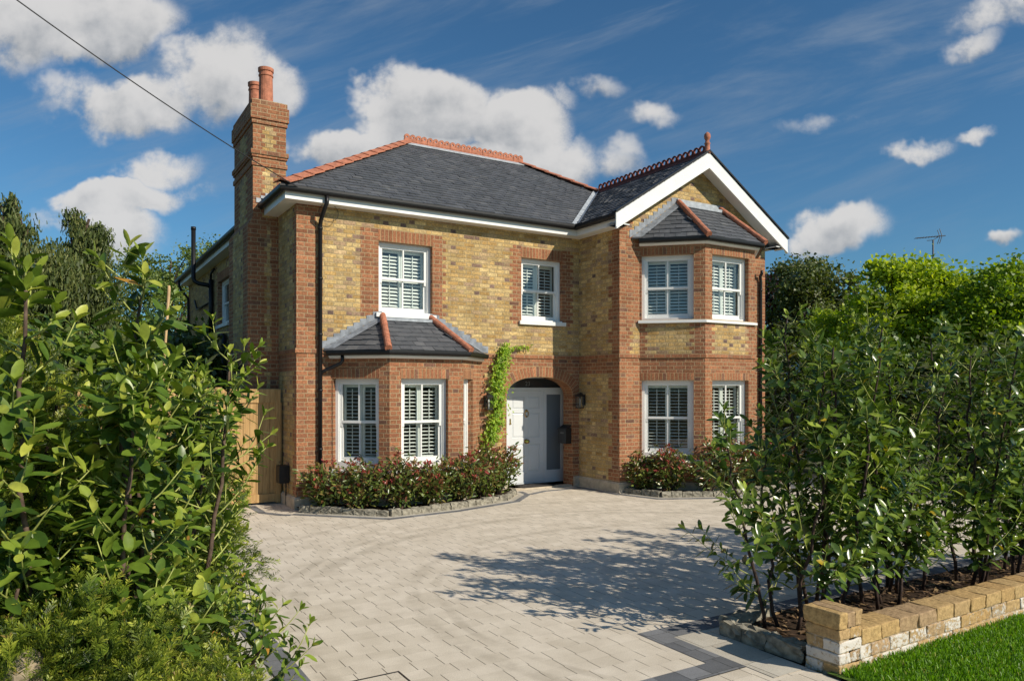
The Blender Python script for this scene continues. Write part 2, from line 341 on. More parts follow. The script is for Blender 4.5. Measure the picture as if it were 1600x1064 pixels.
# ------------------------------------------------------------------ mesh helpers
def rootloc(o):
    v = Vector((0, 0, 0))
    while o is not None: v = v + o.location; o = o.parent
    return v
def tag(o, label=None, cat=None, group=None, kind=None):
    if label: o['label'] = label
    if cat: o['category'] = cat
    if group: o['group'] = group
    if kind: o['kind'] = kind
    return o
def thing(name, loc, label, cat, group=None):
    o = bpy.data.objects.new(name, None); COL.objects.link(o); o.location = loc; o.empty_display_size = .1
    return tag(o, label, cat, group)
class MB:
    def __init__(s): s.v = []; s.f = []; s.mi = []; s.uv = []; s.var = []; s.cv = 0.0
    def face(s, pts, mi=0, uv=None):
        i = len(s.v); s.v += [tuple(p) for p in pts]; s.f.append(tuple(range(i, i+len(pts)))); s.mi.append(mi); s.uv.append(uv); s.var.append(s.cv)
    def add(s, vs, fs, mi=0):
        i = len(s.v); s.v += [tuple(p) for p in vs]
        for f in fs: s.f.append(tuple(i+k for k in f)); s.mi.append(mi); s.uv.append(None); s.var.append(s.cv)
    def box(s, a, b, mi=0, fr=None):
        x0, y0, z0 = a; x1, y1, z1 = b
        vs = [(x0,y0,z0),(x1,y0,z0),(x1,y1,z0),(x0,y1,z0),(x0,y0,z1),(x1,y0,z1),(x1,y1,z1),(x0,y1,z1)]
        if fr: vs = [fr(*p) for p in vs]
        s.add(vs, [(3,2,1,0),(4,5,6,7),(0,1,5,4),(1,2,6,5),(2,3,7,6),(3,0,4,7)], mi)
    def tube(s, path, rad, n=6, mi=0, cap=True):
        path = [Vector(p) for p in path]
        if not isinstance(rad, (list, tuple)): rad = [rad]*len(path)
        rings = []
        a = None
        for i, p in enumerate(path):
            t = (path[min(i+1, len(path)-1)] - path[max(i-1, 0)])
            if t.length < 1e-9: t = Vector((0, 0, 1))
            t.normalize()
            if a is None:
                a = t.orthogonal().normalized()
            else:
                a = (a - t*a.dot(t))
                a = a.normalized() if a.length > 1e-6 else t.orthogonal().normalized()
            b = t.cross(a)
            rings.append([p + (a*math.cos(2*PI*k/n) + b*math.sin(2*PI*k/n))*rad[i] for k in range(n)])
        vs = [q for r in rings for q in r]; fs = []
        for i in range(len(path)-1):
            for k in range(n):
                k2 = (k+1) % n; fs.append((i*n+k, i*n+k2, (i+1)*n+k2, (i+1)*n+k))
        if cap: fs.append(tuple(range(n))[::-1]); fs.append(tuple((len(path)-1)*n+k for k in range(n)))
        s.add(vs, fs, mi)
    def lathe(s, prof, c, n=16, mi=0):
        vs = []; fs = []
        for r, z in prof:
            for k in range(n): vs.append((c[0]+r*math.cos(2*PI*k/n), c[1]+r*math.sin(2*PI*k/n), c[2]+z))
        for i in range(len(prof)-1):
            for k in range(n):
                k2 = (k+1) % n; fs.append((i*n+k, i*n+k2, (i+1)*n+k2, (i+1)*n+k))
        fs.append(tuple(range(n))[::-1]); fs.append(tuple((len(prof)-1)*n+k for k in range(n)))
        s.add(vs, fs, mi)
    def sweep(s, path, prof, mi=0, cap=True):
        """profile points (o, z): o = distance to the right of travel"""
        n = len(path); dirs = []
        for i in range(n-1):
            dx, dy = path[i+1][0]-path[i][0], path[i+1][1]-path[i][1]; l = math.hypot(dx, dy); dirs.append((dx/l, dy/l))
        vs = []
        for i in range(n):
            d0 = dirs[max(i-1, 0)]; d1 = dirs[min(i, n-2)]
            n0 = (d0[1], -d0[0]); n1 = (d1[1], -d1[0])
            mx, my = n0[0]+n1[0], n0[1]+n1[1]; k = 2/(mx*mx+my*my); mx *= k; my *= k
            for o, z in prof: vs.append((path[i][0]+mx*o, path[i][1]+my*o, z))
        m = len(prof); fs = []
        for i in range(n-1):
            for k in range(m):
                k2 = (k+1) % m; fs.append((i*m+k, i*m+k2, (i+1)*m+k2, (i+1)*m+k))
        if cap: fs.append(tuple(range(m))); fs.append(tuple((n-1)*m+k for k in range(m))[::-1])
        s.add(vs, fs, mi)
    def build(s, name, mats, parent=None, loc=None, smooth=False, auto_uv=False, fix=False):
        me = bpy.data.meshes.new(name)
        off = rootloc(parent) if parent else (Vector(loc) if loc else Vector((0, 0, 0)))
        me.from_pydata([(p[0]-off[0], p[1]-off[1], p[2]-off[2]) for p in s.v], [], s.f)
        if not isinstance(mats, (list, tuple)): mats = [mats]
        for m in mats: me.materials.append(M[m] if isinstance(m, str) else m)
        me.polygons.foreach_set('material_index', s.mi)
        if smooth: me.polygons.foreach_set('use_smooth', [True]*len(s.f))
        at = me.attributes.new('var', 'FLOAT', 'FACE'); at.data.foreach_set('value', s.var)
        if auto_uv:
            uvl = me.uv_layers.new(name='uv')
            for pi, poly in enumerate(me.polygons):
                if s.uv[pi] is not None:
                    for li, q in zip(poly.loop_indices, s.uv[pi]): uvl.data[li].uv = q
                    continue
                n = poly.normal
                if abs(n.z) > .98: T = Vector((1, 0, 0)); B = Vector((0, 1, 0))
                else:
                    T = Vector((-n.y, n.x, 0)).normalized(); B = n.cross(T)
                    if B.z < 0: B = -B
                for li in poly.loop_indices:
                    p = Vector(s.v[me.loops[li].vertex_index])
                    uvl.data[li].uv = (p.dot(T), p.dot(B) if abs(n.z) > .02 else p.z)
        if fix:
            bm = bmesh.new(); bm.from_mesh(me); bmesh.ops.recalc_face_normals(bm, faces=bm.faces); bm.to_mesh(me); bm.free()
        me.update()
        o = bpy.data.objects.new(name, me); COL.objects.link(o)
        if parent: o.parent = parent
        elif loc: o.location = loc
        return o

# scatter of one template over many transforms
def scatter(name, tv, tf, Pp, D, Nn, S, var, m, parent=None, loc=None, foff=None, smooth=True, aspect=None, kind=None):
    tv = np.array(tv, float); tf = [tuple(f) for f in tf]; Pp = np.array(Pp, float); D = np.array(D, float); Nn = np.array(Nn, float); S = np.array(S, float)
    n = len(Pp)
    D /= np.linalg.norm(D, axis=1, keepdims=True)+1e-9
    X = np.cross(D, Nn); X /= np.linalg.norm(X, axis=1, keepdims=True)+1e-9
    Z = np.cross(X, D)
    sx = S if aspect is None else S*np.array(aspect)
    V = (Pp[:, None, :] + tv[None, :, 0, None]*X[:, None, :]*sx[:, None, None] + tv[None, :, 1, None]*D[:, None, :]*S[:, None, None] + tv[None, :, 2, None]*Z[:, None, :]*S[:, None, None])
    off = rootloc(parent) if parent else (Vector(loc) if loc else Vector((0, 0, 0)))
    V = V.reshape(-1, 3) - np.array(off)
    k = len(tf[0]); assert all(len(f) == k for f in tf)
    F = (np.array(tf)[None, :, :] + (np.arange(n)*len(tv))[:, None, None]).reshape(-1)
    nf = n*len(tf)
    me = bpy.data.meshes.new(name)
    me.vertices.add(len(V)); me.vertices.foreach_set('co', V.astype(np.float32).ravel())
    me.loops.add(nf*k); me.loops.foreach_set('vertex_index', F.astype(np.int32))
    me.polygons.add(nf); me.polygons.foreach_set('loop_start', (np.arange(nf)*k).astype(np.int32))
    me.update(calc_edges=True)
    if smooth: me.polygons.foreach_set('use_smooth', np.ones(nf, bool))
    vv = np.repeat(np.array(var, float), len(tf))
    if foff is not None: vv = vv + np.tile(np.array(foff), n)
    at = me.attributes.new('var', 'FLOAT', 'FACE'); at.data.foreach_set('value', np.clip(vv, 0, 1).astype(np.float32))
    me.materials.append(M[m])
    me.validate()
    o = bpy.data.objects.new(name, me); COL.objects.link(o)
    if parent: o.parent = parent
    elif loc: o.location = loc
    return o

def leaf_tpl(ratio=.4, fold=.18, curl=.16, ts=(0,.14,.36,.62,.86,1), ws=(.05,.42,.82,1,.72,.10)):
    vs = []
    for t, w_ in zip(ts, ws):
        h = w_*ratio/2; z = -curl*t*t*.9 + .03*math.sin(t*7)
        vs += [(-h, t, z+fold*h), (0, t, z), (h, t, z+fold*h)]
    fs = []
    for i in range(len(ts)-1):
        a = i*3; fs += [(a, a+1, a+4, a+3), (a+1, a+2, a+5, a+4)]
    return vs, fs
LAUREL = leaf_tpl(.39, .22, .2); LAUREL_B = leaf_tpl(.43, .38, .34)
SMALL = leaf_tpl(.42, .25, .2, (0,.4,.75,1), (.1,1,.75,.03))
QUAD = ([(-.5,0,0),(.5,0,.1),(.4,1,-.1),(-.45,.95,.05)], [(0,1,2,3)])
def spray_tpl(n=9, L=.40, wd=.075, seed=3):
    r_ = random.Random(seed); vs = [(-.012,0,0),(.012,0,0),(.006,1,.06),(-.006,1,.06)]; fs = [(0,1,2,3)]; off = [.1]
    for k in range(n):
        t = (k+.5)/n
        for sg in (-1, 1, 0):
            if sg == 0 and k % 2: continue
            l = L*(1-.45*t**2)*r_.uniform(.7,1.2); an = R(r_.uniform(32,62)); y = t+r_.uniform(-.03,.03); up_ = r_.uniform(-.1,.22)*l if sg else l*.55
            dy = l*math.cos(an); dx = l*math.sin(an)*(sg if sg else r_.uniform(-.3,.3)); i = len(vs); z = .06*t*t
            vs += [(0,y-wd/2,z), (dx*.6,y+dy*.55-wd*.5,z+up_*.7), (dx,y+dy,z+up_), (dx*.5,y+dy*.5+wd*.5,z+up_*.6)]
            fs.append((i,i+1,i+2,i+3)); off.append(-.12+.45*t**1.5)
    return vs, fs, off
SPRAY = spray_tpl()
def fl(f, l, z=0.0): return (f*FX + l*FY, f*FY - l*FX, z)
rng = np.random.default_rng(7)
def unit(n):
    v = rng.normal(size=(n, 3)); return v/np.linalg.norm(v, axis=1, keepdims=True)

# ================================================================== SETTING
def sheet(name, polys, m, z):
    mb = MB()
    for p in polys: mb.face([(x, y, z) for x, y in p])
    o = mb.build(name, m); tag(o, kind='structure'); return o
sheet('ground', [[(-400,-300),(500,-300),(500,900),(-400,900)]], 'ground', -.02)
sheet('driveway', [[(1.5,3.95),(15.3,3.95),(15.3,14.0),(1.5,14.0)]], 'paving', 0.0)
sheet('forecourt', [[(-.5,-3),(4.66,-3),(4.66,3.75),(-.5,3.75)]], 'paving', -.001)
sheet('pale_strip', [[(.75,3.95),(1.3,3.95),(1.3,13.4),(.75,13.4)]], 'edge_pale', -.002)
sheet('dark_border', [[(1.3,3.75),(1.5,3.75),(1.5,9.6),(1.3,9.6)], [(1.5,3.75),(4.1,3.75),(4.1,3.95),(1.5,3.95)], [(4.1,3.75),(4.3,3.75),(4.3,4.72),(4.1,4.72)],
   [(4.3,4.50),(15.2,4.50),(15.2,4.72),(4.3,4.72)]], 'edge_dark', .004)
sheet('pale_border', [[(4.3,3.5),(4.66,3.5),(4.66,4.5),(4.3,4.5)]], 'edge_pale', .003)
O1 = [(3.40,12.25),(4.5,11.12),(5.6,11.22),(6.9,11.58),(7.42,12.1),(7.5,12.45)]
O2 = [(9.42,11.18),(9.62,10.42),(10.5,9.98),(12.4,9.95),(13.2,10.6),(13.4,11.1)]
mb = MB()
for O in (O1, O2):
    for a, b in ((.10,.20),):
        mb.sweep(O, [(a,.001),(b,.001),(b,.0055),(a,.0055)])
o = mb.build('pale_border', 'edge_pale', fix=True); tag(o, kind='structure')
mb = MB()
for O in (O1, O2): mb.sweep(O, [(.20,.001),(.31,.001),(.31,.006),(.20,.006)])
mb.sweep([(2.9,13.3),(2.9,12.5),(3.1,12.15),(3.22,12.07)], [(0,.001),(.12,.001),(.12,.0065),(0,.0065)])
mb.sweep([(7.7,12.02),(8.2,12.25),(9.2,12.25)], [(0,.001),(.1,.001),(.1,.0068),(0,.0068)])
mb.sweep([(9.18,12.5),(9.18,11.1),(9.3,11.02)], [(0,.001),(.1,.001),(.1,.0062),(0,.0062)])
o = mb.build('dark_border', 'edge_dark', fix=True); tag(o, kind='structure')
# beds of soil
sheet('flower_bed', [[(3.40,12.5)] + O1 + [(7.5,12.52)]], 'soil', .05)
sheet('flower_bed', [O2 + [(13.4,11.2),(9.42,11.2)]], 'soil', .05)
sheet('hedge_bed', [[(4.72,3.48),(15.2,3.48),(15.2,4.4),(4.72,4.4)]], 'soil', .06)
sheet('hedge_bed', [[(-3.0,2.0),(.72,2.0),(.72,13.3),(-3.0,13.3)]], 'soil', .01)
sheet('lawn', [[(4.66,-3),(40,-3),(40,3.34),(4.66,3.34)]], 'lawn', .02)

# ================================================================== HOUSE
A = (3.41,12.54); B = (9.30,12.54); Cc = (9.30,11.23); Dd = (13.48,11.23)
P0, P1, P2, P3 = (9.81,11.23), (10.70,10.34), (12.10,10.34), (12.99,11.23)
Q0, Q1, Q2, Q3 = (4.01,12.54), (4.77,11.78), (6.157,11.78), (6.92,12.54)
BK = 24.6
ZT = 5.14
house = thing('detached_house', (6.5, 14, 0), 'yellow and red brick house with slate roof, gabled wing and tall chimney', 'house')
CH = .075
def wall(mb, p0, p1, z0, z1, holes=(), red=None, edge=None, back=False):
    dx, dy = p1[0]-p0[0], p1[1]-p0[1]; L = math.hypot(dx, dy); dx /= L; dy /= L
    zs = {z0, z1}
    k = math.ceil(z0/CH)
    while k*CH < z1: zs.add(round(k*CH, 5)); k += 1
    for h in holes:
        if z0 < h[2] < z1: zs.add(h[2])
        if z0 < h[3] < z1: zs.add(h[3])
    zs = sorted(zs)
    for za, zb in zip(zs, zs[1:]):
        if zb-za < 1e-4: continue
        zm = (za+zb)/2; ci = int(math.floor(zm/CH))
        if edge: (la, ra), (lb, rb) = edge(za), edge(zb)
        else: la = lb = 0; ra = rb = L
        segs = [(max(la, lb), min(ra, rb))]
        for h in holes:
            hb = h[4](zm) if len(h) > 4 else (h[0], h[1])
            if h[2] < zm < h[3] and hb:
                ns = []
                for a, b in segs:
                    if hb[0] > a: ns.append((a, min(b, hb[0])))
                    if hb[1] < b: ns.append((max(a, hb[1]), b))
                segs = [q for q in ns if q[1]-q[0] > 1e-4]
        reds = red(ci, zm, L) if red else [(-9, 99)]
        cuts = sorted({c for r_ in reds for c in r_})
        for a, b in segs:
            if b <= a: continue
            cs = [a] + [c for c in cuts if a < c < b] + [b]
            for u0, u1 in zip(cs, cs[1:]):
                um = (u0+u1)/2; mi = 1 if any(r0 < um < r1 for r0, r1 in reds) else 0
                ua0 = la if (edge and u0 == segs[0][0]) else u0; ub0 = lb if (edge and u0 == segs[0][0]) else u0
                ua1 = ra if (edge and u1 == segs[-1][1]) else u1; ub1 = rb if (edge and u1 == segs[-1][1]) else u1
                pts = [(p0[0]+dx*ua0, p0[1]+dy*ua0, za), (p0[0]+dx*ua1, p0[1]+dy*ua1, za), (p0[0]+dx*ub1, p0[1]+dy*ub1, zb), (p0[0]+dx*ub0, p0[1]+dy*ub0, zb)]
                mb.face(pts, mi)
def reveal(mb, p0, p1, u0, u1, z0, z1, depth=.1, mi=1, bottom=True, top=True):
    dx, dy = p1[0]-p0[0], p1[1]-p0[1]; L = math.hypot(dx, dy); dx /= L; dy /= L; nx, ny = -dy, dx
    f = lambda u, y, z: (p0[0]+dx*u+nx*y, p0[1]+dy*u+ny*y, z)
    mb.face([f(u0,0,z0), f(u0,depth,z0), f(u0,depth,z1), f(u0,0,z1)], mi)
    mb.face([f(u1,depth,z0), f(u1,0,z0), f(u1,0,z1), f(u1,depth,z1)], mi)
    if top: mb.face([f(u0,0,z1), f(u0,depth,z1), f(u1,depth,z1), f(u1,0,z1)], mi)
    if bottom: mb.face([f(u0,depth,z0), f(u0,0,z0), f(u1,0,z0), f(u1,depth,z0)], mi)
def soldier(mb, p0, p1, u0, u1, z0, z1, mi=2, proud=.003):
    dx, dy = p1[0]-p0[0], p1[1]-p0[1]; L = math.hypot(dx, dy); dx /= L; dy /= L
    f = lambda u, z, o=proud: (p0[0]+dx*u+dy*o, p0[1]+dy*u-dx*o, z)
    k = (z1-z0)/.228
    uvf = lambda z: (z-z0)/k + .0
    mb.face([f(u0,z0), f(u1,z0), f(u1,z1), f(u0,z1)], mi, [(uvf(z0),u0),(uvf(z0),u1),(uvf(z1),u1),(uvf(z1),u0)])
    for z in (z0, z1): mb.face([f(u0,z,0), f(u1,z,0), f(u1,z), f(u0,z)], 1)
    for u in (u0, u1): mb.face([f(u,z0,0), f(u,z0), f(u,z1), f(u,z1,0)], 1)
BAND = (2.34, 2.71)
def inband(z): return BAND[0] < z < BAND[1]
ALL = [(-9, 99)]
WZ = (3.38, 4.66)
GZ = (.66, 2.20)
# main front wall
AC = 8.33; AH = .80; ASP = 1.86; ARZ = .40   # arch centre, half span, springing, rise
def arch_hole(z):
    if z <= ASP: return (AC-AH-3.41, AC+AH-3.41)
    t = (z-ASP)/(ARZ+.08)
    if t >= 1: return None
    hw = (AH+.08)*(1-t**2.3)**(1/2.3)
    return (AC-hw-3.41, AC+hw-3.41)
def red_front(ci, z, L):
    if inband(z): return ALL
    r = [(-.1, .34)]
    if (ci//3) % 2 == 0: r.append((.3, .45))
    tt = .225 if ci % 2 else .30
    if 3.3 < z < 4.9:
        t2 = .225 if ci % 2 else .15
        r += [(1.46-.34, 1.46), (2.515, 2.515+t2+.05), (4.463-t2-.05, 4.463), (5.46, 5.46+t2+.05)]
        if z < 4.66: pass
    if z < BAND[0]:
        r += [(-.1, .62), (3.50, 3.50+(.2 if ci % 2 else .12)), (4.12-(.225 if ci % 2 else .11), 4.12), (5.70, 5.90)]
    return r
mb = MB()
wall(mb, A, B, 0, ZT, [(1.46,2.515,*WZ), (4.463,5.46,3.38,4.64), (.60,3.51,-1,2.56), (4.12,5.72,-1,2.34,arch_hole)], red_front)
reveal(mb, A, B, 1.46, 2.515, *WZ); reveal(mb, A, B, 4.463, 5.46, 3.38, 4.64)
soldier(mb, A, B, 1.45, 2.525, 4.66, 4.875); soldier(mb, A, B, 4.45, 5.47, 4.64, 4.855)
# left flank wall
def red_flank(ci, z, L):
    if inband(z): return ALL
    r = [(L-(.225 if (ci//3) % 2 else .12), L+1), (-1, .3)]
    if 3.45 < z < 4.95: t2 = .225 if ci % 2 else .11; r += [(4.9-t2, 4.9), (6.3, 6.3+t2+.2)]
    return r
wall(mb, (3.41,BK), A, 0, ZT, [(4.9,6.3,3.58,4.68)], red_flank); reveal(mb, (3.41,BK), A, 4.9, 6.3, 3.58, 4.68)
soldier(mb, (3.41,BK), A, 4.88, 6.32, 4.68, 4.9)
def red_bc(ci, z, L):
    if inband(z): return ALL
    return [(L-(.34 if (ci//3) % 2 else .225), L+1)]
wall(mb, B, Cc, 0, ZT, (), red_bc)
wall(mb, Dd, (13.48,BK), 0, ZT, (), red_flank); wall(mb, (13.48,BK), (3.41,BK), 0, ZT, (), lambda *a: [])
mb.build('front_wall', ['yellow','red','soldier'], house, auto_uv=True)
# wing front + gable
mb = MB()
EZ = 5.34; TAN = .628; MIDX = 11.39
def gable_edge(z):
    if z <= 5.10: return (0, 4.18)
    hw = 2.42 - (z-EZ+.10)/TAN
    hw = min(hw, 2.09)
    return (MIDX-hw-9.30, MIDX+hw-9.30)
def red_wing(ci, z, L):
    if inband(z): return ALL
    if z > 4.95: return [(-.1, .225 if ci % 2 else .34)] if z < 5.3 else []
    w1 = .53
    if 2.71 < z < 3.3: w1 = .34 if ci % 2 else .26
    return [(-.1, w1), (L-.5, L+1)]
wall(mb, Cc, Dd, 0, 6.70, [(.51,3.69,-1,4.86)], red_wing, edge=gable_edge)
mb.build('gable_wall', ['yellow','red','soldier'], house, auto_uv=True)
# bays
def red_bay2(ci, z, L):
    if z < BAND[1] or z > 3.34: return ALL
    t2 = .30 if ci % 2 else .20
    return [(-.1, t2*.55), (L-t2, L+1)]
def red_bay2f(ci, z, L):
    if z < BAND[1] or z > 3.34: return ALL
    t2 = .27 if ci % 2 else .18
    return [(-.1, t2), (L-t2, L+1)]
mb = MB()
W2L = (.04, 1.04); W2F = (.19, 1.22); L2 = .89*math.sqrt(2)
bays2 = [(P0, P1, W2L, red_bay2), (P1, P2, W2F, red_bay2f), (P2, P3, (.21, 1.21), red_bay2)]
for a, b, (u0, u1), rf in bays2:
    L = math.dist(a, b)
    wall(mb, a, b, 0, 4.86, [(u0,u1,3.38,4.65), (u0,u1,.66,2.19)], rf)
    reveal(mb, a, b, u0, u1, 3.38, 4.65); reveal(mb, a, b, u0, u1, .66, 2.19)
    soldier(mb, a, b, max(u0-.02, .01), u1+.02, 4.65, 4.80); soldier(mb, a, b, max(u0-.02, .01), u1+.02, 2.19, 2.335)
mb.build('bay_wall', ['yellow','red','soldier'], house, auto_uv=True)
mb = MB()
bays1 = [(Q0, Q1, (.03, .88)), (Q1, Q2, (.21, 1.10)), (Q2, Q3, (.06, .63))]
for a, b, (u0, u1) in bays1:
    wall(mb, a, b, 0, 2.57, [(u0,u1,*GZ)], None); reveal(mb, a, b, u0, u1, *GZ)
    soldier(mb, a, b, max(u0-.02, .01), u1+.02, 2.20, 2.37)
mb.build('bay_wall', ['yellow','red','soldier'], house, auto_uv=True)
# dark rooms: floors behind glazing
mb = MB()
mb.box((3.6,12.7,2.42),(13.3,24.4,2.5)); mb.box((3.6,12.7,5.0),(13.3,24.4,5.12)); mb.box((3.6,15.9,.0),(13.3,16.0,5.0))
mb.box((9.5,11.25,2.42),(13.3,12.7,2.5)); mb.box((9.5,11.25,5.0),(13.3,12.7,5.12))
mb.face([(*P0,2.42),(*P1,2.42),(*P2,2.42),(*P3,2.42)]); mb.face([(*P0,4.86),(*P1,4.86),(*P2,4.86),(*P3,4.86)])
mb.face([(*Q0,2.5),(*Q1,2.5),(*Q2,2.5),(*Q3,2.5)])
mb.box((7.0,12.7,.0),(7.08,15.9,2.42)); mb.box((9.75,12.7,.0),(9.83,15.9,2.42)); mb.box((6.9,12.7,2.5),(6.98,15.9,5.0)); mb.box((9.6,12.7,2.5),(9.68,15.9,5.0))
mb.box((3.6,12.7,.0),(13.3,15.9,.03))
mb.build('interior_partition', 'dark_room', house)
# string course lip, plinth
mb = MB()
outer = [(3.41,BK), A, Q0]
lip = [(-.02,2.632),(.022,2.632),(.022,2.71),(-.02,2.71)]
mb.sweep([(3.41,15.4),(3.41,15.41)], lip) if False else None
mb.sweep([(3.41,13.72), A, Q0], lip); mb.sweep([Q3, B, Cc, P0, P1, P2, P3, Dd, (13.48,BK)], lip)
mb.sweep([(3.41,BK),(3.41,15.45)], lip)
mb.build('string_course', 'red', house, auto_uv=True, fix=True)
mb = MB()
pl = [(-.02,0),(.045,0),(.045,.17),(.015,.205),(-.02,.205)]
mb.sweep([(3.41,13.72), A, Q0, Q1, Q2, Q3, (AC-AH,12.54)], pl)
mb.sweep([(AC+AH+.02,12.54), B, Cc, P0, P1, P2, P3, Dd, (13.48,BK)], pl)
mb.build('plinth', 'stone', house, fix=True)
# arch voussoirs + porch reveal
mb = MB()
def arch_pt(t, off=0.0):   # t 0..1 left to right along the superellipse
    an = PI*(1-t); c, s_ = math.cos(an), math.sin(an); e = 2/2.3
    x = (AH)*math.copysign(abs(c)**e, c); z = ARZ*abs(s_)**e
    nx = x/AH**2; nz = z/ARZ**2; l = math.hypot(nx, nz)
    return (AC+x+nx/l*off, ASP+z+nz/l*off)
N = 40; arc = [arch_pt(i/N) for i in range(N+1)]; outr = [arch_pt(i/N, .215) for i in range(N+1)]
s_ = 0
for i in range(N):
    a, b, c, d_ = arc[i], arc[i+1], outr[i+1], outr[i]
    ds = math.dist(((a[0]+d_[0])/2, (a[1]+d_[1])/2), ((b[0]+c[0])/2, (b[1]+c[1])/2)); y = 12.54-.006
    if max(c[0], d_[0]) > 9.295: c = (min(c[0], 9.295), c[1]); d_ = (min(d_[0], 9.295), d_[1])
    mb.face([(a[0],y,a[1]),(b[0],y,b[1]),(c[0],y,c[1]),(d_[0],y,d_[1])], 0, [(0.0,s_),(0.0,s_+ds),(.228,s_+ds),(.228,s_)])
    mb.face([(a[0],y,a[1]),(b[0],y,b[1]),(b[0],12.87,b[1]),(a[0],12.87,a[1])], 0, [(0.0,s_),(0.0,s_+ds),(.33,s_+ds),(.33,s_)])
    mb.face([(d_[0],y,d_[1]),(c[0],y,c[1]),(c[0],12.545,c[1]),(d_[0],12.545,d_[1])], 0, [(0,s_),(0,s_+ds),(.01,s_+ds),(.01,s_)])
    s_ += ds
mb.build('entrance_arch', ['soldier'], house, auto_uv=True)
mb = MB()
XL, XR = AC-AH, AC+AH
mb.face([(XL,12.54,0),(XL,12.87,0),(XL,12.87,ASP),(XL,12.54,ASP)]); mb.face([(XR,12.54,0),(XR,12.87,0),(XR,12.87,ASP),(XR,12.54,ASP)])
mb.face([(XL,12.87,0),(XL-.2,12.87,0),(XL-.2,12.87,2.5),(XL,12.87,2.5)]); mb.face([(XR,12.87,0),(XR+.27,12.87,0),(XR+.27,12.87,2.5),(XR,12.87,2.5)])
mb.face([(XR+.24,12.87,0),(XR+.24,13.25,0),(XR+.24,13.25,2.5),(XR+.24,12.87,2.5)]); mb.face([(XL-.2,12.87,0),(XL-.2,13.25,0),(XL-.2,13.25,2.5),(XL-.2,12.87,2.5)])
mb.face([(XL-.2,12.6,2.42),(XR+.24,12.6,2.42),(XR+.24,13.25,2.42),(XL-.2,13.25,2.42)])
mb.build('porch_reveal', 'red', house, auto_uv=True)
mb = MB(); mb.box((XL-.2,12.56,.002),(XR+.24,13.3,.03)); mb.build('threshold_step', 'stone', house)

# ---- windows
def frame_fn(p0, p1, u0, zbase, inset):
    dx, dy = p1[0]-p0[0], p1[1]-p0[1]; L = math.hypot(dx, dy); dx /= L; dy /= L; nx, ny = -dy, dx
    return lambda x, y, z: (p0[0]+dx*(u0+x)+nx*(y+inset), p0[1]+dy*(u0+x)+ny*(y+inset), zbase+z)
def window(p0, p1, u0, u1, z0, z1, tilt=12, bottom=.0, bars=True, shut=True, sill=True, inset=.095, split=.5):
    f = frame_fn(p0, p1, u0, z0, inset); W = u1-u0; H = z1-z0
    mb = MB(); a = .055
    mb.box((.0,0,0),(a,.12,H), fr=f); mb.box((W-a,0,0),(W,.12,H), fr=f); mb.box((a,0,H-.06),(W-a,.12,H), fr=f); mb.box((a,0,0),(W-a,.12,.045+bottom), fr=f)
    mb.box((a,.025,0),(a+.018,.1,H), fr=f); mb.box((W-a-.018,.025,0),(W-a,.1,H), fr=f)
    win = mb.build('window', 'white', house, fix=True)
    zb = .045+bottom; zt = H-.06; zm = zb+(zt-zb)*split; i0 = a+.018; i1 = W-a-.018; st = .042
    for k, (za, zc, y) in enumerate(((zm-.02, zt, .03), (zb, zm+.02, .062))):
        mb = MB(); th = .032; br = .042 if k == 0 else .075
        mb.box((i0,y,za),(i0+st,y+th,zc), fr=f); mb.box((i1-st,y,za),(i1,y+th,zc), fr=f)
        mb.box((i0+st,y-.001,za),(i1-st,y+th+.001,za+br), fr=f); mb.box((i0+st,y-.001,zc-.042),(i1-st,y+th+.001,zc), fr=f)
        if bars: mb.box(((i0+i1)/2-.013,y+.002,za+br),((i0+i1)/2+.013,y+th-.002,zc-.042), fr=f)
        if k == 0:
            for xx in (i0, i1-st): mb.box((xx+.004,y+.002,za-.06),(xx+st-.004,y+th-.002,za), fr=f)
        sash = mb.build('sash', 'white', win, fix=True)
        mb = MB(); yy = y+.016
        mb.face([f(i0+st,yy,za+br), f(i1-st,yy,za+br), f(i1-st,yy,zc-.042), f(i0+st,yy,zc-.042)])
        mb.build('pane', 'glass', win)
    if shut:
        n = 2; pw = (i1-i0)/n
        for k in range(n):
            mb = MB(); x0 = i0+k*pw+.004; x1 = x0+pw-.008; y = .16; s2 = .045
            mb.box((x0,y,zb),(x0+s2,y+.028,zt), fr=f); mb.box((x1-s2,y,zb),(x1,y+.028,zt), fr=f)
            mb.box((x0+s2,y+.001,zb),(x1-s2,y+.027,zb+.09), fr=f); mb.box((x0+s2,y+.001,zt-.09),(x1-s2,y+.027,zt), fr=f)
            zmid = zm; mb.box((x0+s2,y+.001,zmid-.03),(x1-s2,y+.027,zmid+.03), fr=f)
            z = zb+.09+.035; c_, s3 = math.cos(R(tilt)), math.sin(R(tilt))
            while z < zt-.09-.02:
                if abs(z-zmid) > .045:
                    hw = .031; yc = y+.014; q = .005
                    vs = [f(x, yc+oy, z+oz) for x in (x0+s2, x1-s2) for oy, oz in ((-hw*c_, -hw*s3), (0, -q), (hw*c_, hw*s3), (0, q))]
                    mb.add(vs, [(0,1,5,4),(1,2,6,5),(2,3,7,6),(3,0,4,7)])
                z += .064
            mb.box(((x0+x1)/2-.006,y-.022,zb+.12),((x0+x1)/2+.006,y-.012,zm-.05), fr=f); mb.box(((x0+x1)/2-.006,y-.022,zm+.05),((x0+x1)/2+.006,y-.012,zt-.12), fr=f)
            mb.build('shutter', 'shutter', win, fix=True)
    if sill:
        g = frame_fn(p0, p1, u0, z0, 0); mb = MB()
        mb.box((-.06,-.055,-.075),(W+.06,.10,-.002), fr=g); mb.box((.003,.0,-.002),(W-.003,.094,.028), fr=g)
        mb.build('sill', 'white', win, fix=True)
    return win
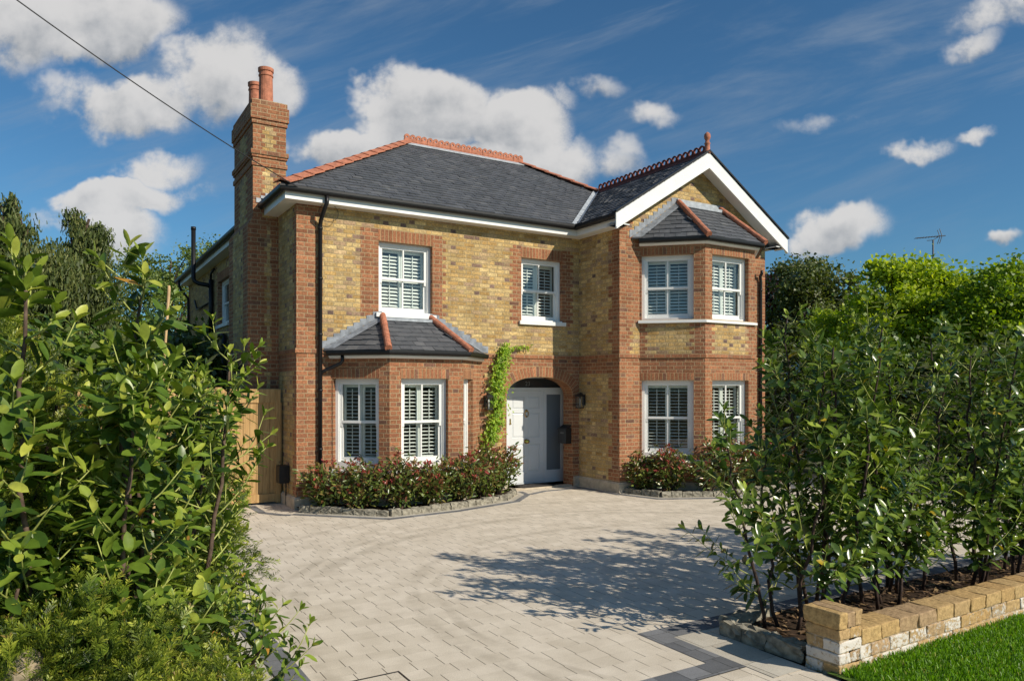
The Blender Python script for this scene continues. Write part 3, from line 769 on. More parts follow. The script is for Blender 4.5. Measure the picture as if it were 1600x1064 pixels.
window(A, B, 1.46, 2.515, *WZ, tilt=46); window(A, B, 4.463, 5.46, 3.38, 4.64, tilt=36)
for i, (a, b, (u0, u1), _) in enumerate(bays2):
    window(a, b, u0, u1, 3.38, 4.65, tilt=46, sill=False); window(a, b, u0, u1, .66, 2.19, tilt=15, bottom=.06, sill=False)
for i, (a, b, (u0, u1)) in enumerate(bays1):
    window(a, b, u0, u1, *GZ, tilt=17, bottom=.06, sill=False, bars=i < 2, shut=i < 2)
window((3.41,BK), A, 4.9, 6.3, 3.58, 4.68, tilt=25)
# continuous bay sills
for nm, pth, z in (('bay_sill', [(9.77,11.22), P1, P2, (13.03,11.22)], 3.31), ('bay_sill', [(9.80,11.22), P1, P2, (13.0,11.22)], .59), ('bay_sill', [(4.02,12.53), Q1, Q2, (6.91,12.53)], .59)):
    mb = MB(); mb.sweep(pth, [(-.07,z),(.055,z),(.055,z+.045),(-.07,z+.07)]); mb.build(nm, 'white', house, fix=True)

# ---- door
DY = 13.15; XD0, XD1 = 7.93, 8.83; DZ0, DZ1 = .06, 1.98
mb = MB()
mb.box((XL-.15,DY,0.03),(XD0,DY+.1,2.46)); mb.box((XD1,DY,.03),(XD1+.06,DY+.1,DZ1)); mb.box((9.27,DY,.03),(9.37,DY+.1,2.46))
mb.box((XD0,DY-.012,DZ1),(9.27,DY+.1,2.045)); mb.box((XD0,DY,2.24),(9.27,DY+.1,2.46)); mb.box((XD1+.06,DY,.03),(9.27,DY+.1,.29)); mb.box((XD0,DY+.001,.028),(XD1,DY+.1,.055))
mb.box((XD1+.06,DY+.002,1.90),(9.27,DY+.1,DZ1))
frame = mb.build('door_frame', 'door_white', house)
mb = MB(); mb.face([(XD1+.06,DY+.03,.29),(9.27,DY+.03,.29),(9.27,DY+.03,1.90),(XD1+.06,DY+.03,1.90)]); mb.build('side_light', 'frost', frame)
mb = MB(); mb.face([(XD0,DY+.03,2.045),(9.27,DY+.03,2.045),(9.27,DY+.03,2.24),(XD0,DY+.03,2.24)]); fan = mb.build('fanlight', 'fan_glass', frame)
mb = MB(); t0 = .018
cols = ((XD0+.11, XD0+.405), (XD0+.495, XD1-.11)); rows = ((.28,.86),(1.00,1.52),(1.60,1.86))
mb.box((XD0+.003,DY+.03,DZ0),(XD1-.003,DY+.06,DZ1-.003))
zc = [DZ0] + [z for r_ in rows for z in r_] + [DZ1-.003]
mb.box((XD0+.003,DY+.012,DZ0),(cols[0][0],DY+.03,DZ1-.003)); mb.box((cols[1][1],DY+.012,DZ0),(XD1-.003,DY+.03,DZ1-.003)); mb.box((cols[0][1],DY+.012,DZ0),(cols[1][0],DY+.03,DZ1-.003))
for x0, x1 in cols:
    for za, zb in zip(zc[0::2], zc[1::2]): mb.box((x0,DY+.012,za),(x1,DY+.03,zb))
    for za, zb in rows:
        e = .035
        o_ = [(x0+.008,za+.008),(x1-.008,za+.008),(x1-.008,zb-.008),(x0+.008,zb-.008)]; i_ = [(x0+e,za+e),(x1-e,za+e),(x1-e,zb-e),(x0+e,zb-e)]
        for k in range(4):
            a, b = o_[k], o_[(k+1) % 4]; c, d_ = i_[(k+1) % 4], i_[k]
            mb.face([(a[0],DY+.029,a[1]),(b[0],DY+.029,b[1]),(c[0],DY+.016,c[1]),(d_[0],DY+.016,d_[1])])
        mb.face([(p[0],DY+.016,p[1]) for p in i_])
door = mb.build('front_door', 'door_white', house)
mb = MB(); xm = (XD0+XD1)/2; yk = DY+.012
mb.lathe([(.001,-.0),(.035,0),(.035,.01)], (0,0,0)) if False else None
def disc_y(mb, x, z, prof, y0, n=16):
    vs = []; fs = []
    for r_, o_ in prof:
        for k in range(n): vs.append((x+r_*math.cos(2*PI*k/n), y0-o_, z+r_*math.sin(2*PI*k/n)))
    for i in range(len(prof)-1):
        for k in range(n): k2 = (k+1) % n; fs.append((i*n+k,i*n+k2,(i+1)*n+k2,(i+1)*n+k))
    fs.append(tuple((len(prof)-1)*n+k for k in range(n))); mb.add(vs, fs)
disc_y(mb, xm, .92, [(.05,0),(.05,.008),(.02,.015),(.018,.04),(.04,.055),(.042,.075),(.025,.09)], yk); mb.build('door_knob', 'brass', door, smooth=True, fix=True)
mb = MB(); disc_y(mb, xm, 1.56, [(.028,0),(.028,.02),(.012,.03)], yk); disc_y(mb, xm, 1.44, [(.016,0),(.016,.02)], yk)
mb.tube([(xm+.045*math.sin(a_), yk-.03, 1.50+.065*math.cos(a_)) for a_ in [2*PI*k/18 for k in range(19)]], .009, 6); mb.build('door_knocker', 'brass', door, smooth=True, fix=True)
mb = MB(); disc_y(mb, XD0+.06, 1.30, [(.022,0),(.022,.012),(.008,.014)], yk); mb.box((XD0+.045,yk-.008,1.32),(XD0+.075,yk,1.40)); mb.build('door_lock', 'brass', door, fix=True)
# house number on the fanlight glass
cu = bpy.data.curves.new('number', 'FONT'); cu.body = '23'; cu.size = .13; cu.extrude = .002; cu.align_x = 'CENTER'
to = bpy.data.objects.new('number', cu); COL.objects.link(to)
dg = bpy.context.evaluated_depsgraph_get(); me = bpy.data.meshes.new_from_object(to.evaluated_get(dg)); bpy.data.objects.remove(to)
me.name = 'house_number'; me.materials.clear(); me.materials.append(simple('etched_number', (.22,.235,.25), .5))
ho = bpy.data.objects.new('house_number', me); COL.objects.link(ho); ho.parent = fan; ho.location = Vector((8.43,DY+.024,2.085))-Vector((6.5,14,0)); ho.rotation_euler = (R(90),0,0)

# ---- roof
def slates(mb, O, U, V, N, W, H, inside, gauge=.155, sw=.21, seed=1, clip=None):
    rr = random.Random(seed); O, U, V, N = map(Vector, (O, U, V, N)); U.normalize(); V.normalize(); N.normalize()
    r = 0; v = 0.0
    while v < H:
        u = -(.5*sw if r % 2 else 0) - sw
        while u < W+sw:
            g = rr.uniform(.0012,.004)
            if inside(u+sw/2, v+gauge/2):
                h0 = .016+rr.uniform(0,.012); h1 = .004; w1 = rr.uniform(-.006,.006); dv = rr.uniform(-.008,.008); tl = rr.uniform(-.004,.004)
                mb.cv = rr.random()
                p = lambda a, b, h: O+U*a+V*b+N*h
                a0, a1 = u+g, u+sw-g
                if clip: a0, a1 = max(a0, clip[0]), min(a1, clip[1])
                q = [p(a0,v+dv,h0+tl), p(a1,v+dv+w1,h0-tl), p(a1,v+gauge+.03,h1), p(a0,v+gauge+.03,h1)]
                mb.face(q); mb.face([p(a0,v+dv,-.002), p(a1,v+dv+w1,-.002), q[1], q[0]])
                mb.face([p(a0,v+dv,-.002), q[0], q[3]]); mb.face([p(a1,v+dv,-.002), q[1], q[2]])
            u += sw
        v += gauge; r += 1
XE0, XE1, YE0 = 3.08, 13.81, 12.21; YE1 = BK+.33; DR = 3.76; ZR = EZ+DR*TAN
RX0, RX1, RY0, RY1 = XE0+DR, XE1-DR, YE0+DR, YE1-DR
mb = MB(); mb.cv = .3
c = [(XE0,YE0,EZ),(XE1,YE0,EZ),(XE1,YE1,EZ),(XE0,YE1,EZ)]; r_ = [(RX0,RY0,ZR),(RX1,RY0,ZR),(RX1,RY1,ZR),(RX0,RY1,ZR)]
mb.face([c[0],(9.0,YE0,EZ),(11.39,14.63,6.86),(RX1,RY0,ZR),r_[0]])
mb.face([c[1],c[2],r_[2],r_[1]]); mb.face([c[2],c[3],r_[3],r_[2]]); mb.face([c[3],c[0],r_[0],r_[3]]); mb.face(r_)
cs = 1/math.sqrt(1+TAN*TAN); sn = TAN*cs; SL = DR/cs
slates(mb, (XE0,YE0,EZ), (1,0,0), (0,cs,sn), (0,-sn,cs), XE1-XE0, SL, lambda u, v: v*cs < DR and u > v*cs-.02 and u < (XE1-XE0)-v*cs+.02 and not (u > (8.97-XE0)+v*cs+.05 and v*cs < 2.35) and not (XE0+u > 9.0+v*cs and XE0+u<13.9-v*cs and v*cs < 2.42), seed=3)
# wing
WY0 = 10.90; ZW = EZ+2.42*TAN; SLW = 2.42/cs
mb.cv = .3
mb.face([(8.97,WY0,EZ),(8.97,YE0,EZ),(11.39,14.63,ZW),(11.39,WY0,ZW)]); mb.face([(13.81,WY0,EZ),(13.81,YE0,EZ),(11.39,14.63,ZW),(11.39,WY0,ZW)])
slates(mb, (8.97,14.7,EZ), (0,-1,0), (cs,0,sn), (-sn,0,cs), 14.7-WY0-.02, SLW, lambda u, v: v*cs < 2.42 and 14.7-u < YE0+v*cs+.06 and u < 14.7-WY0+.1 and u > 0, seed=5, clip=(0,14.7-WY0+.005))
slates(mb, (13.81,WY0,EZ), (0,1,0), (-cs,0,sn), (sn,0,cs), 3.7, SLW, lambda u, v: v*cs < 2.42 and WY0+u < YE0+v*cs and u > -.1, seed=6, clip=(-.005,9))
roof = mb.build('roof', 'slate', house)
# bay roofs
def bay_roof(base, top, seed, nm):
    """base: four eave points, top: two upper points; side slopes end on the wall"""
    mb = MB(); mb.cv = .3; b0, b1, b2, b3 = [Vector(p) for p in base]; t1, t2, = [Vector(p) for p in top]
    mb.face([b0, b1, t1]); mb.face([b1, b2, t2, t1]); mb.face([b2, b3, t2])
    for k, (a, b, tt) in enumerate(((b0,b1,(t1,)), (b1,b2,(t1,t2)), (b2,b3,(t2,)))):
        U = (b-a).normalized(); nn = (b-a).cross(tt[0]-a).normalized()
        if nn.z < 0: nn = -nn
        V = nn.cross(U)
        if V.z < 0: V = -V
        W = (b-a).length; H = (tt[0]-a).dot(V)
        ul = (tt[0]-a).dot(U); ur = (tt[-1]-a).dot(U)
        slates(mb, a+V*.0, U, V, nn, W, H, lambda u, v: ul*v/H-.02 < u < W-(W-ur)*v/H+.02 and v < H-.06, gauge=.15, sw=.21, seed=seed+k)
    return mb.build(nm, 'slate', house)
bz = 4.95
br2 = bay_roof([(9.60,11.22,bz),(10.62,10.17,bz),(12.18,10.17,bz),(13.2,11.22,bz)], [(10.83,11.22,5.80),(12.03,11.22,5.80)], 11, 'bay_roof')
bz1 = 2.67
br1 = bay_roof([(3.86,12.53,bz1),(4.70,11.62,bz1),(6.22,11.62,bz1),(7.06,12.53,bz1)], [(4.93,12.53,3.28),(5.88,12.53,3.28)], 21, 'bay_roof')
# hip rolls on bays
for par, pts in ((br2, (((10.60,10.14,bz+.02),(10.83,11.18,5.83)), ((12.20,10.14,bz+.02),(12.03,11.18,5.83)))), (br1, (((4.68,11.60,bz1+.03),(4.93,12.50,3.33)), ((6.24,11.60,bz1+.03),(5.88,12.50,3.33))))):
    for a, b in pts:
        a, b = Vector(a), Vector(b)
        for k in range(3):
            p, q = a.lerp(b, k/3), a.lerp(b, (k+1)/3+.02); mb = MB(); mb.tube([p, q], [.062,.054], 12); mb.build('hip_tile', 'terracotta', par, smooth=False)
# lead flashings
def lead_flash(par, a, b, steps, wy):
    """apron lying on slope beside wall + stepped upstand on the wall"""
    mb = MB(); a, b = Vector(a), Vector(b); n = steps
    sgn = 1 if b.x > a.x else -1
    for k in range(n):
        p, q = a.lerp(b, k/n), a.lerp(b, (k+1)/n)
        x0 = p.x - sgn*.06
        w2 = wy-.0015*(k % 2)
        mb.face([(p.x-sgn*.05, w2, p.z+.0), (q.x, w2, q.z-.0), (q.x-sgn*.0, w2, q.z+.085), (p.x-sgn*.05, w2, q.z+.07)])
    L_ = [(a.x, wy-.012, a.z+.012), (b.x, wy-.012, b.z+.012), (b.x+sgn*.05, wy-.13, b.z-.03), (a.x+sgn*.16, wy-.13, a.z+.02)]
    mb.face(L_); mb.build('lead_flashing', 'lead', par)
lead_flash(br1, (3.86,12.53,bz1+.03), (4.93,12.53,3.32), 9, 12.532); lead_flash(br1, (7.06,12.53,bz1+.03), (5.88,12.53,3.32), 9, 12.532)
lead_flash(br2, (9.60,11.22,bz+.03), (10.83,11.22,5.84), 10, 11.222); lead_flash(br2, (13.2,11.22,bz+.03), (12.03,11.22,5.84), 10, 11.222)
mb = MB(); mb.box((4.9,12.40,3.235),(5.9,12.535,3.285)); mb.box((4.86,12.50,3.285),(5.96,12.536,3.31)); mb.build('lead_flashing', 'lead_light', br1)
mb = MB(); mb.box((10.82,11.10,5.74),(12.04,11.225,5.80)); mb.box((10.8,11.19,5.80),(12.06,11.226,5.90)); mb.build('lead_flashing', 'lead_light', br2)
# valley lead
mb = MB()
for s in (-1, 1):
    o_ = .085
    a = Vector((8.98,YE0,EZ+.02)); b = Vector((11.36,14.60,ZW+.02))
    if s < 0: mb.face([a, b, b+Vector((-o_*1.2,0,0.012)), a+Vector((-o_*1.2,0,.012))])
    else: mb.face([a, b, b+Vector((o_*.0,-o_*1.2,.012)), a+Vector((0,-o_*1.2,.012))])
mb.build('valley_lead', 'lead_light', roof)
# ridge lead + crest tiles
mb = MB(); mb.sweep([(RX0,RY0),(RX1,RY0)], [(-.06,ZR),(.16,ZR-.10+.03),(.16,ZR-.08+.03),(0,ZR+.05),(-.16,ZR-.05)]); mb.build('ridge_flashing', 'lead_light', roof, fix=True)
def crest(par, p, q, tile, m, loops, rad, fin, open_loop):
    p, q = Vector(p), Vector(q); L = (q-p).length; n = max(1, round(L/tile)); d_ = (q-p).normalized(); side = Vector((0,0,1)).cross(d_).normalized(); up_ = Vector((0,0,1))
    for k in range(n):
        a = p+d_*(L*k/n+.004); b = p+d_*(L*(k+1)/n-.004); mb = MB(); dn = up_*-.085
        for sg in (-1, 1):
            mb.add([a+up_*.02, b+up_*.02, b+dn+side*.13*sg, a+dn+side*.13*sg, a+up_*.0, b+up_*.0, b+dn+side*.13*sg-up_*.018, a+dn+side*.13*sg-up_*.018], [(0,1,2,3),(7,6,5,4),(3,2,6,7),(0,3,7,4),(1,5,6,2)])
        mb.add([a+side*.02+up_*.01, b+side*.02+up_*.01, b+side*.02+up_*(.02+fin), a+side*.02+up_*(.02+fin), a-side*.02+up_*.01, b-side*.02+up_*.01, b-side*.02+up_*(.02+fin), a-side*.02+up_*(.02+fin)], [(0,1,2,3),(7,6,5,4),(3,2,6,7),(0,3,7,4),(1,5,6,2)])
        for j in range(loops):
            c_ = a+(b-a)*((j+.5)/loops)+up_*(.02+fin+rad*.55)
            ri = rad*(.62 if open_loop else .30); nn = 14; vs = []
            for s2 in (-.018, .018):
                for rr_ in (rad, ri):
                    for t in range(nn): an = 2*PI*t/nn; vs.append(c_+d_*rr_*math.cos(an)+up_*rr_*math.sin(an)+side*s2)
            fs = []
            for t in range(nn):
                t2 = (t+1) % nn
                fs += [(t,t2,nn+t2,nn+t),(2*nn+t,3*nn+t,3*nn+t2,2*nn+t2),(t,2*nn+t,2*nn+t2,t2),(nn+t,nn+t2,3*nn+t2,3*nn+t)]
            mb.add(vs, fs)
        mb.build('ridge_tile', m, par, fix=True)
crest(roof, (RX0-.02,RY0,ZR+.04), (RX1+.02,RY0,ZR+.04), .30, 'terracotta', 2, .072, .05, False)
crest(roof, (11.39,WY0+.12,ZW+.03), (11.39,14.55,ZW+.03), .33, 'shaded_terracotta', 2, .078, .025, True)
def hips(par, a, b, n, m='terracotta'):
    a, b = Vector(a), Vector(b); d_ = (b-a); L = d_.length; d_.normalize(); side = Vector((-d_.y, d_.x, 0)).normalized(); nn = side.cross(d_)
    if nn.z < 0: nn = -nn
    for k in range(n):
        p = a+d_*(L*k/n); q = a+d_*(L*(k+1)/n+.05); mb = MB()
        for sg in (-1, 1):
            w_ = .15; dr = .055
            vs = [p+nn*.07, q+nn*.05, q+nn*(.05-dr)+side*w_*sg, p+nn*(.07-dr)+side*w_*sg]; vs += [v_-nn*.02 for v_ in vs]
            mb.add(vs, [(0,1,2,3),(7,6,5,4),(3,2,6,7),(0,3,7,4),(1,5,6,2)])
        mb.build('hip_tile', m, par, fix=True)
hips(roof, (XE0,YE0,EZ+.02), (RX0,RY0,ZR+.02), 14); hips(roof, (11.45,14.57,ZW+.02), (RX1,RY0,ZR+.02), 6)
# finial
mb = MB(); mb.lathe([(.075,-.06),(.07,.0),(.055,.02),(.052,.13),(.065,.15),(.045,.17),(.042,.22),(.06,.25),(.068,.29),(.06,.34),(.03,.37),(.008,.385)], (11.39,WY0+.05,ZW+.05), 18)
mb.build('finial', 'terracotta', roof, smooth=True)

# ---- fascia, soffit, gutters, bargeboards
FP = [(3.41,BK), A, B, (9.30,WY0+.032)]
mb = MB(); mb.sweep(FP, [(-.0,ZT),(.25,ZT),(.25,ZT+.20),(.225,ZT+.20),(.225,ZT+.02),(-.0,ZT+.02)]); mb.sweep([(13.48,WY0+.02),(13.48,BK)], [(-.0,ZT),(.25,ZT),(.25,ZT+.20),(.225,ZT+.20),(.225,ZT+.02),(-.0,ZT+.02)])
mb.build('fascia', 'white', house, fix=True)
def gut(r=.055, o=.253, z=5.34):
    pr = [(o,z)] + [(o+r+r*math.cos(PI+PI*k/8), z-.035+r*1.1*math.sin(PI+PI*k/8)) for k in range(9)] + [(o+2*r,z), (o+2*r-.012,z), (o+2*r-.014,z-.03), (o+.014,z-.03), (o+.012,z)]
    return pr
mb = MB(); mb.sweep([(3.41,BK+.3), A, B, (9.30,WY0+.034)], gut()); mb.build('gutter', 'black', house, fix=True)
mb = MB(); mb.sweep([(13.48,WY0+.034),(13.48,BK+.3)], gut()); mb.build('gutter', 'black', house, fix=True)
for pth, z, wz in (([(9.66,11.23), P1, P2, (13.14,11.23)], 4.955, 4.86), ([(3.92,12.54), Q1, Q2, (7.0,12.54)], 2.675, 2.57)):
    if z > 4:
        gp = [(9.72,11.23), P1, P2, (13.1,11.23)]; fp = [P0, P1, P2, P3]
    else:
        gp = [(4.01-.02,12.53), Q1, Q2, (6.94,12.53)]; fp = [Q0, Q1, Q2, Q3]
    mb = MB(); mb.sweep(fp, gut(.045, .10, z)); mb.build('gutter', 'black', house, fix=True)
    mb = MB(); mb.sweep(fp, [(0,wz-.03),(.06,wz-.03),(.10,wz+.0),(.10,z-.01),(0,z-.01)]); mb.build('fascia', 'white', house, fix=True)
# bargeboards
mb = MB(); BY = 10.90; dep = .31
for sg in (-1, 1):
    e = 2.44; top = [(MIDX+sg*e, EZ-.0), (MIDX, EZ+e*TAN+.0)]
    lo = [(MIDX+sg*e, EZ-dep), (MIDX, EZ+e*TAN-dep-.02)]
    vs = [(top[0][0],BY,top[0][1]),(top[1][0],BY,top[1][1]),(lo[1][0],BY,lo[1][1]),(lo[0][0],BY,lo[0][1])]; vs += [(x,BY+.03,z) for x, y, z in vs]
    mb.add(vs, [(0,1,2,3),(7,6,5,4),(0,4,5,1),(2,6,7,3),(0,3,7,4)])
    # moulding lip
    vs = [(lo[0][0],BY-.012,lo[0][1]+.0),(lo[1][0],BY-.012,lo[1][1]),(lo[1][0],BY-.012,lo[1][1]+.04),(lo[0][0],BY-.012,lo[0][1]+.04)]; vs += [(x,BY+.0,z) for x, y, z in vs]
    mb.add(vs, [(0,1,2,3),(7,6,5,4),(0,4,5,1),(2,6,7,3),(0,3,7,4)])
    # sloping soffit
    vs = [(MIDX+sg*2.42,BY+.03,EZ-.22),(MIDX,BY+.03,EZ+2.42*TAN-.22),(MIDX,11.23,EZ+2.42*TAN-.22),(MIDX+sg*2.42,11.23,EZ-.22)]
    vs += [(x,y,z+.03) for x, y, z in vs]
    mb.add(vs, [(0,1,2,3),(7,6,5,4)])
    # box end
    x0, x1 = sorted((MIDX+sg*2.34, MIDX+sg*2.10)); mb.box((x0,BY+.031,ZT-.0),(x1,11.22,ZT+.02))
mb.build('bargeboard', 'white', house, fix=True)
mb = MB()
for sg in (-1, 1):
    e = 2.46; vs = [(MIDX+sg*e,BY-.03,EZ+.0),(MIDX,BY-.03,EZ+e*TAN),(MIDX,BY+.1,EZ+e*TAN),(MIDX+sg*e,BY+.1,EZ+.0)]; vs += [(x,y,z+.035) for x, y, z in vs]
    mb.add(vs, [(0,1,2,3),(7,6,5,4),(0,4,5,1),(2,6,7,3),(0,3,7,4)])
mb.build('verge_trim', 'black', house, fix=True)
# ---- downpipes
def pipe(name, pts, r=.036, parent=house, clips=()):
    mb = MB(); mb.tube(pts, r, 10)
    for z in clips: mb.tube([(pts[-1][0],pts[-1][1],z-.02),(pts[-1][0],pts[-1][1],z+.02)], r*1.22, 10)
    return mb.build(name, 'black', parent, smooth=True)
X1 = 3.80
pipe('downpipe', [(X1+.04,12.24,5.26),(X1+.04,12.24,5.14),(X1+.02,12.26,5.08),(X1,12.45,4.88),(X1,12.485,4.80),(X1,12.485,.1)], clips=(4.75,3.9,2.95,2.0,1.0))
pipe('downpipe', [(4.12,12.28,2.6),(4.12,12.28,2.50),(4.10,12.30,2.46),(3.86,12.47,2.33),(3.80,12.485,2.28)], r=.03)
pipe('downpipe', [(13.22,11.10,4.62),(13.22,11.10,4.56),(13.25,11.17,4.5),(13.28,11.18,4.4),(13.28,11.18,.1)], r=.033, clips=(4.2,3.0))
pipe('downpipe', [(3.1,24.3,5.28),(3.1,24.3,5.1),(3.15,24.3,5.0),(3.34,24.3,4.75),(3.355,24.3,4.65),(3.355,24.3,.1)], clips=(3.6,))
mb = MB(); mb.tube([(2.93,20.35,6.05),(2.93,20.35,4.82),(2.96,20.32,4.74),(3.05,20.28,4.69),(3.25,20.22,4.66),(3.34,20.2,4.6)], .055, 12)
mb.tube([(2.93,20.35,6.05),(2.93,20.35,6.13)], .062, 12)
mb.tube([(3.33,20.2,4.8),(3.33,20.2,3.42)], .062, 12); mb.tube([(3.33,20.2,3.42),(3.33,19.9,3.36),(3.33,19.4,3.34),(3.32,18.6,3.30),(3.32,18.4,3.2),(3.30,18.3,3.0),(3.28,18.3,.1)], .058, 12)
mb.tube([(3.33,20.25,4.75),(3.33,20.25,4.95),(3.36,20.0,5.05)], .03, 8)
mb.tube([(3.35,23.0,4.55),(3.35,22.6,4.25),(3.35,20.3,4.25)], .028, 8)
mb.build('soil_pipe', 'black', house, smooth=True)
# ---- chimney
mb = MB()
def rect_stack(mb, x0, x1, y0, y1, z0, z1, rf=None, top=True):
    wall(mb, (x0,y1), (x0,y0), z0, z1, (), rf); wall(mb, (x0,y0), (x1,y0), z0, z1, (), rf); wall(mb, (x1,y0), (x1,y1), z0, z1, (), rf); wall(mb, (x1,y1), (x0,y1), z0, z1, (), rf)
    if top:
        mb.face([(x0,y0,z1),(x1,y0,z1),(x1,y1,z1),(x0,y1,z1)], 1); mb.face([(x0,y0,z0),(x1,y0,z0),(x1,y1,z0),(x0,y1,z0)], 1)
def rf_lo(ci, z, L):
    if inband(z): return ALL
    t2 = .30 if (ci//3) % 2 else .25
    return [(-.1, t2+.04), (L-t2*.5, L+1)] if L < 1 else [(-.1, t2+.12), (L-t2-.12, L+1)]
def rf_hi(ci, z, L):
    t2 = .21 if ci % 2 else .165
    if L > 1: t2 *= 2.6
    if z > 6.72 or 6.02 < z < 6.30: return ALL
    return [(-.1, t2), (L-t2*1.1, L+1)]
rect_stack(mb, 2.87, 3.41, 13.72, 15.42, 0, 4.95, rf_lo)
# shoulders
x0, x1, y0, y1 = 2.87, 3.60, 13.72, 15.42
X0, XX1, Y0, Y1 = 2.965, 3.55, 13.74, 15.38
for a, b, c_, d_ in (((x0,y1),(x0,y0),(X0,Y0),(X0,Y1)), ((x0,y0),(x1,y0),(XX1,Y0),(X0,Y0)), ((x1,y0),(x1,y1),(XX1,Y1),(XX1,Y0)), ((x1,y1),(x0,y1),(X0,Y1),(XX1,Y1))):
    mb.face([(*a,4.951),(*b,4.951),(*c_,5.10),(*d_,5.10)], 1)
rect_stack(mb, X0, XX1, Y0, Y1, 5.101, 7.20, rf_hi)
for za, zb, o_ in ((6.02,6.10,.022), (6.18,6.30,.022), (6.225,6.30,.04), (6.78,6.86,.022), (6.86,7.10,.045), (7.10,7.201,.02)):
    rect_stack(mb, X0-o_, XX1+o_, Y0-o_, Y1+o_, za, zb+.001*o_*100, None)
ch = mb.build('chimney', ['yellow','red','soldier'], house, auto_uv=True, fix=True)
mb = MB(); mb.box((X0+.05,Y0+.05,7.20),(XX1-.05,Y1-.05,7.235)); mb.build('chimney_flaunching', 'mortar', ch)
for (x, y, r) in ((3.27,14.08,.128), (3.25,14.86,.125)):
    mb = MB(); mb.lathe([(r*1.05,0),(r*1.02,.03),(r,.10),(r*.93,.55),(r*1.03,.555),(r*1.03,.575),(r*.95,.58),(r*.95,.63),(r*1.08,.64),(r*1.10,.70),(r*.86,.705),(r*.82,.45)], (x,y,7.22), 20)
    cp = mb.build('chimney_pot', 'terracotta', ch, smooth=False)
mb = MB()   # lead soakers stepping up beside the stack
for k in range(5):
    mb.box((3.02+.08*k,13.725,5.36+.05*k),(3.14+.08*k,13.738,5.44+.05*k))
mb.build('lead_flashing', 'lead_light', ch)

# ================================================================== FIXTURES ON AND BY THE HOUSE
def lantern(loc, dirv, label):
    t = thing('wall_lantern', loc, label, 'wall light', 'black lanterns either side of the front door')
    l = Vector(loc); d_ = Vector((*dirv, 0)); c_ = l+d_*.11
    mb = MB(); s_ = Vector((-d_.y, d_.x, 0))
    q = lambda o, s, z: l+d_*o+s_*s+Vector((0,0,z))
    mb.add([q(0,-.045,-.10),q(0,.045,-.10),q(0,.045,.12),q(0,-.045,.12),q(.02,-.045,-.10),q(.02,.045,-.10),q(.02,.045,.12),q(.02,-.045,.12)], [(0,1,2,3),(7,6,5,4),(0,1,5,4),(1,2,6,5),(2,3,7,6),(3,0,4,7)])
    mb.tube([q(.02,0,.10), q(.06,0,.15), q(.11,0,.16), q(.11,0,.14)], .009, 6)
    r = .062
    for a in (-1, 1):
        for b in (-1, 1): mb.tube([c_+d_*a*r*.85+s_*b*r*.85+Vector((0,0,-.14)), c_+d_*a*r+s_*b*r+Vector((0,0,.09))], .008, 5)
    mb.box(tuple(c_-Vector((r,r,.16))), tuple(c_+Vector((r,r,-.14)))); mb.box(tuple(c_+Vector((-r-.01,-r-.01,.085))), tuple(c_+Vector((r+.01,r+.01,.10))))
    tp = c_+Vector((0,0,.16)); e = r+.012; vs = [c_+Vector((x,y,.10)) for x, y in ((-e,-e),(e,-e),(e,e),(-e,e))]+[tp]
    mb.add(vs, [(0,1,4),(1,2,4),(2,3,4),(3,0,4)])
    mb.build('lantern_frame', 'black_metal', t, fix=True)
    mb = MB(); mb.box(tuple(c_-Vector((r*.8,r*.8,.14))), tuple(c_+Vector((r*.8,r*.8,.085)))); mb.build('glass', 'glass', t)
    mb = MB(); mb.lathe([(.012,-.14),(.012,-.03),(.018,0),(.004,.05)], tuple(c_), 10); mb.build('bulb', 'white', t, smooth=True)
lantern((7.06,12.535,1.78), (0,-1), 'black wall lantern half hidden by the green climber left of the front door')
lantern((9.295,12.36,1.78), (-1,0), 'black wall lantern on the shaded brick right of the entrance arch')
t = thing('mailbox', (9.13,12.72,.88), 'black wall mailbox on the right side of the entrance arch', 'mailbox')
mb = MB(); mb.box((8.99,12.58,.88),(9.128,12.86,1.20)); vs = [(8.975,12.57,1.16),(9.128,12.57,1.25),(9.128,12.87,1.25),(8.975,12.87,1.16)]; vs += [(x,y,z+.02) for x, y, z in vs]
mb.build('box', 'black_metal', t); mb = MB(); mb.add(vs, [(3,2,1,0),(4,5,6,7),(0,1,5,4),(1,2,6,5),(2,3,7,6),(3,0,4,7)]); mb.build('lid', 'black_metal', t)
mb = MB(); mb.box((8.984,12.66,1.09),(8.989,12.78,1.115)); mb.build('letter_slot', 'steel', t)
t = thing('wall_box', (3.35,13.05,.40), 'small black utility box low on the shaded flank wall beside the timber gate', 'utility box')
mb = MB(); mb.box((3.235,12.94,.40),(3.40,13.17,.70)); bx = mb.build('casing', 'black', t); mb = MB(); mb.box((3.228,12.95,.42),(3.235,13.16,.68)); mb.build('cover', 'black_metal', t)
mb = MB(); mb.tube([(3.37,13.05,.40),(3.37,13.05,.02)], .012, 6); mb.build('conduit', 'black', t)
t = thing('wall_spotlight', (2.86,14.1,2.42), 'little black spotlight fixed to the chimney breast above the fence', 'spotlight')
mb = MB(); mb.box((2.80,14.05,2.36),(2.869,14.15,2.46)); mb.build('bracket', 'black', t); mb = MB(); mb.lathe([(.03,-.1),(.045,-.08),(.045,.06),(.03,.08)], (2.76,14.1,2.40), 14); mb.build('lamp_head', 'black', t, smooth=True)
mb = MB(); mb.box((7.98,12.60,.031),(8.72,12.98,.045)); o = mb.build('doormat', 'mat', loc=(8.35,12.8,.031)); tag(o, 'dark flat doormat lying at the white front door', 'doormat')
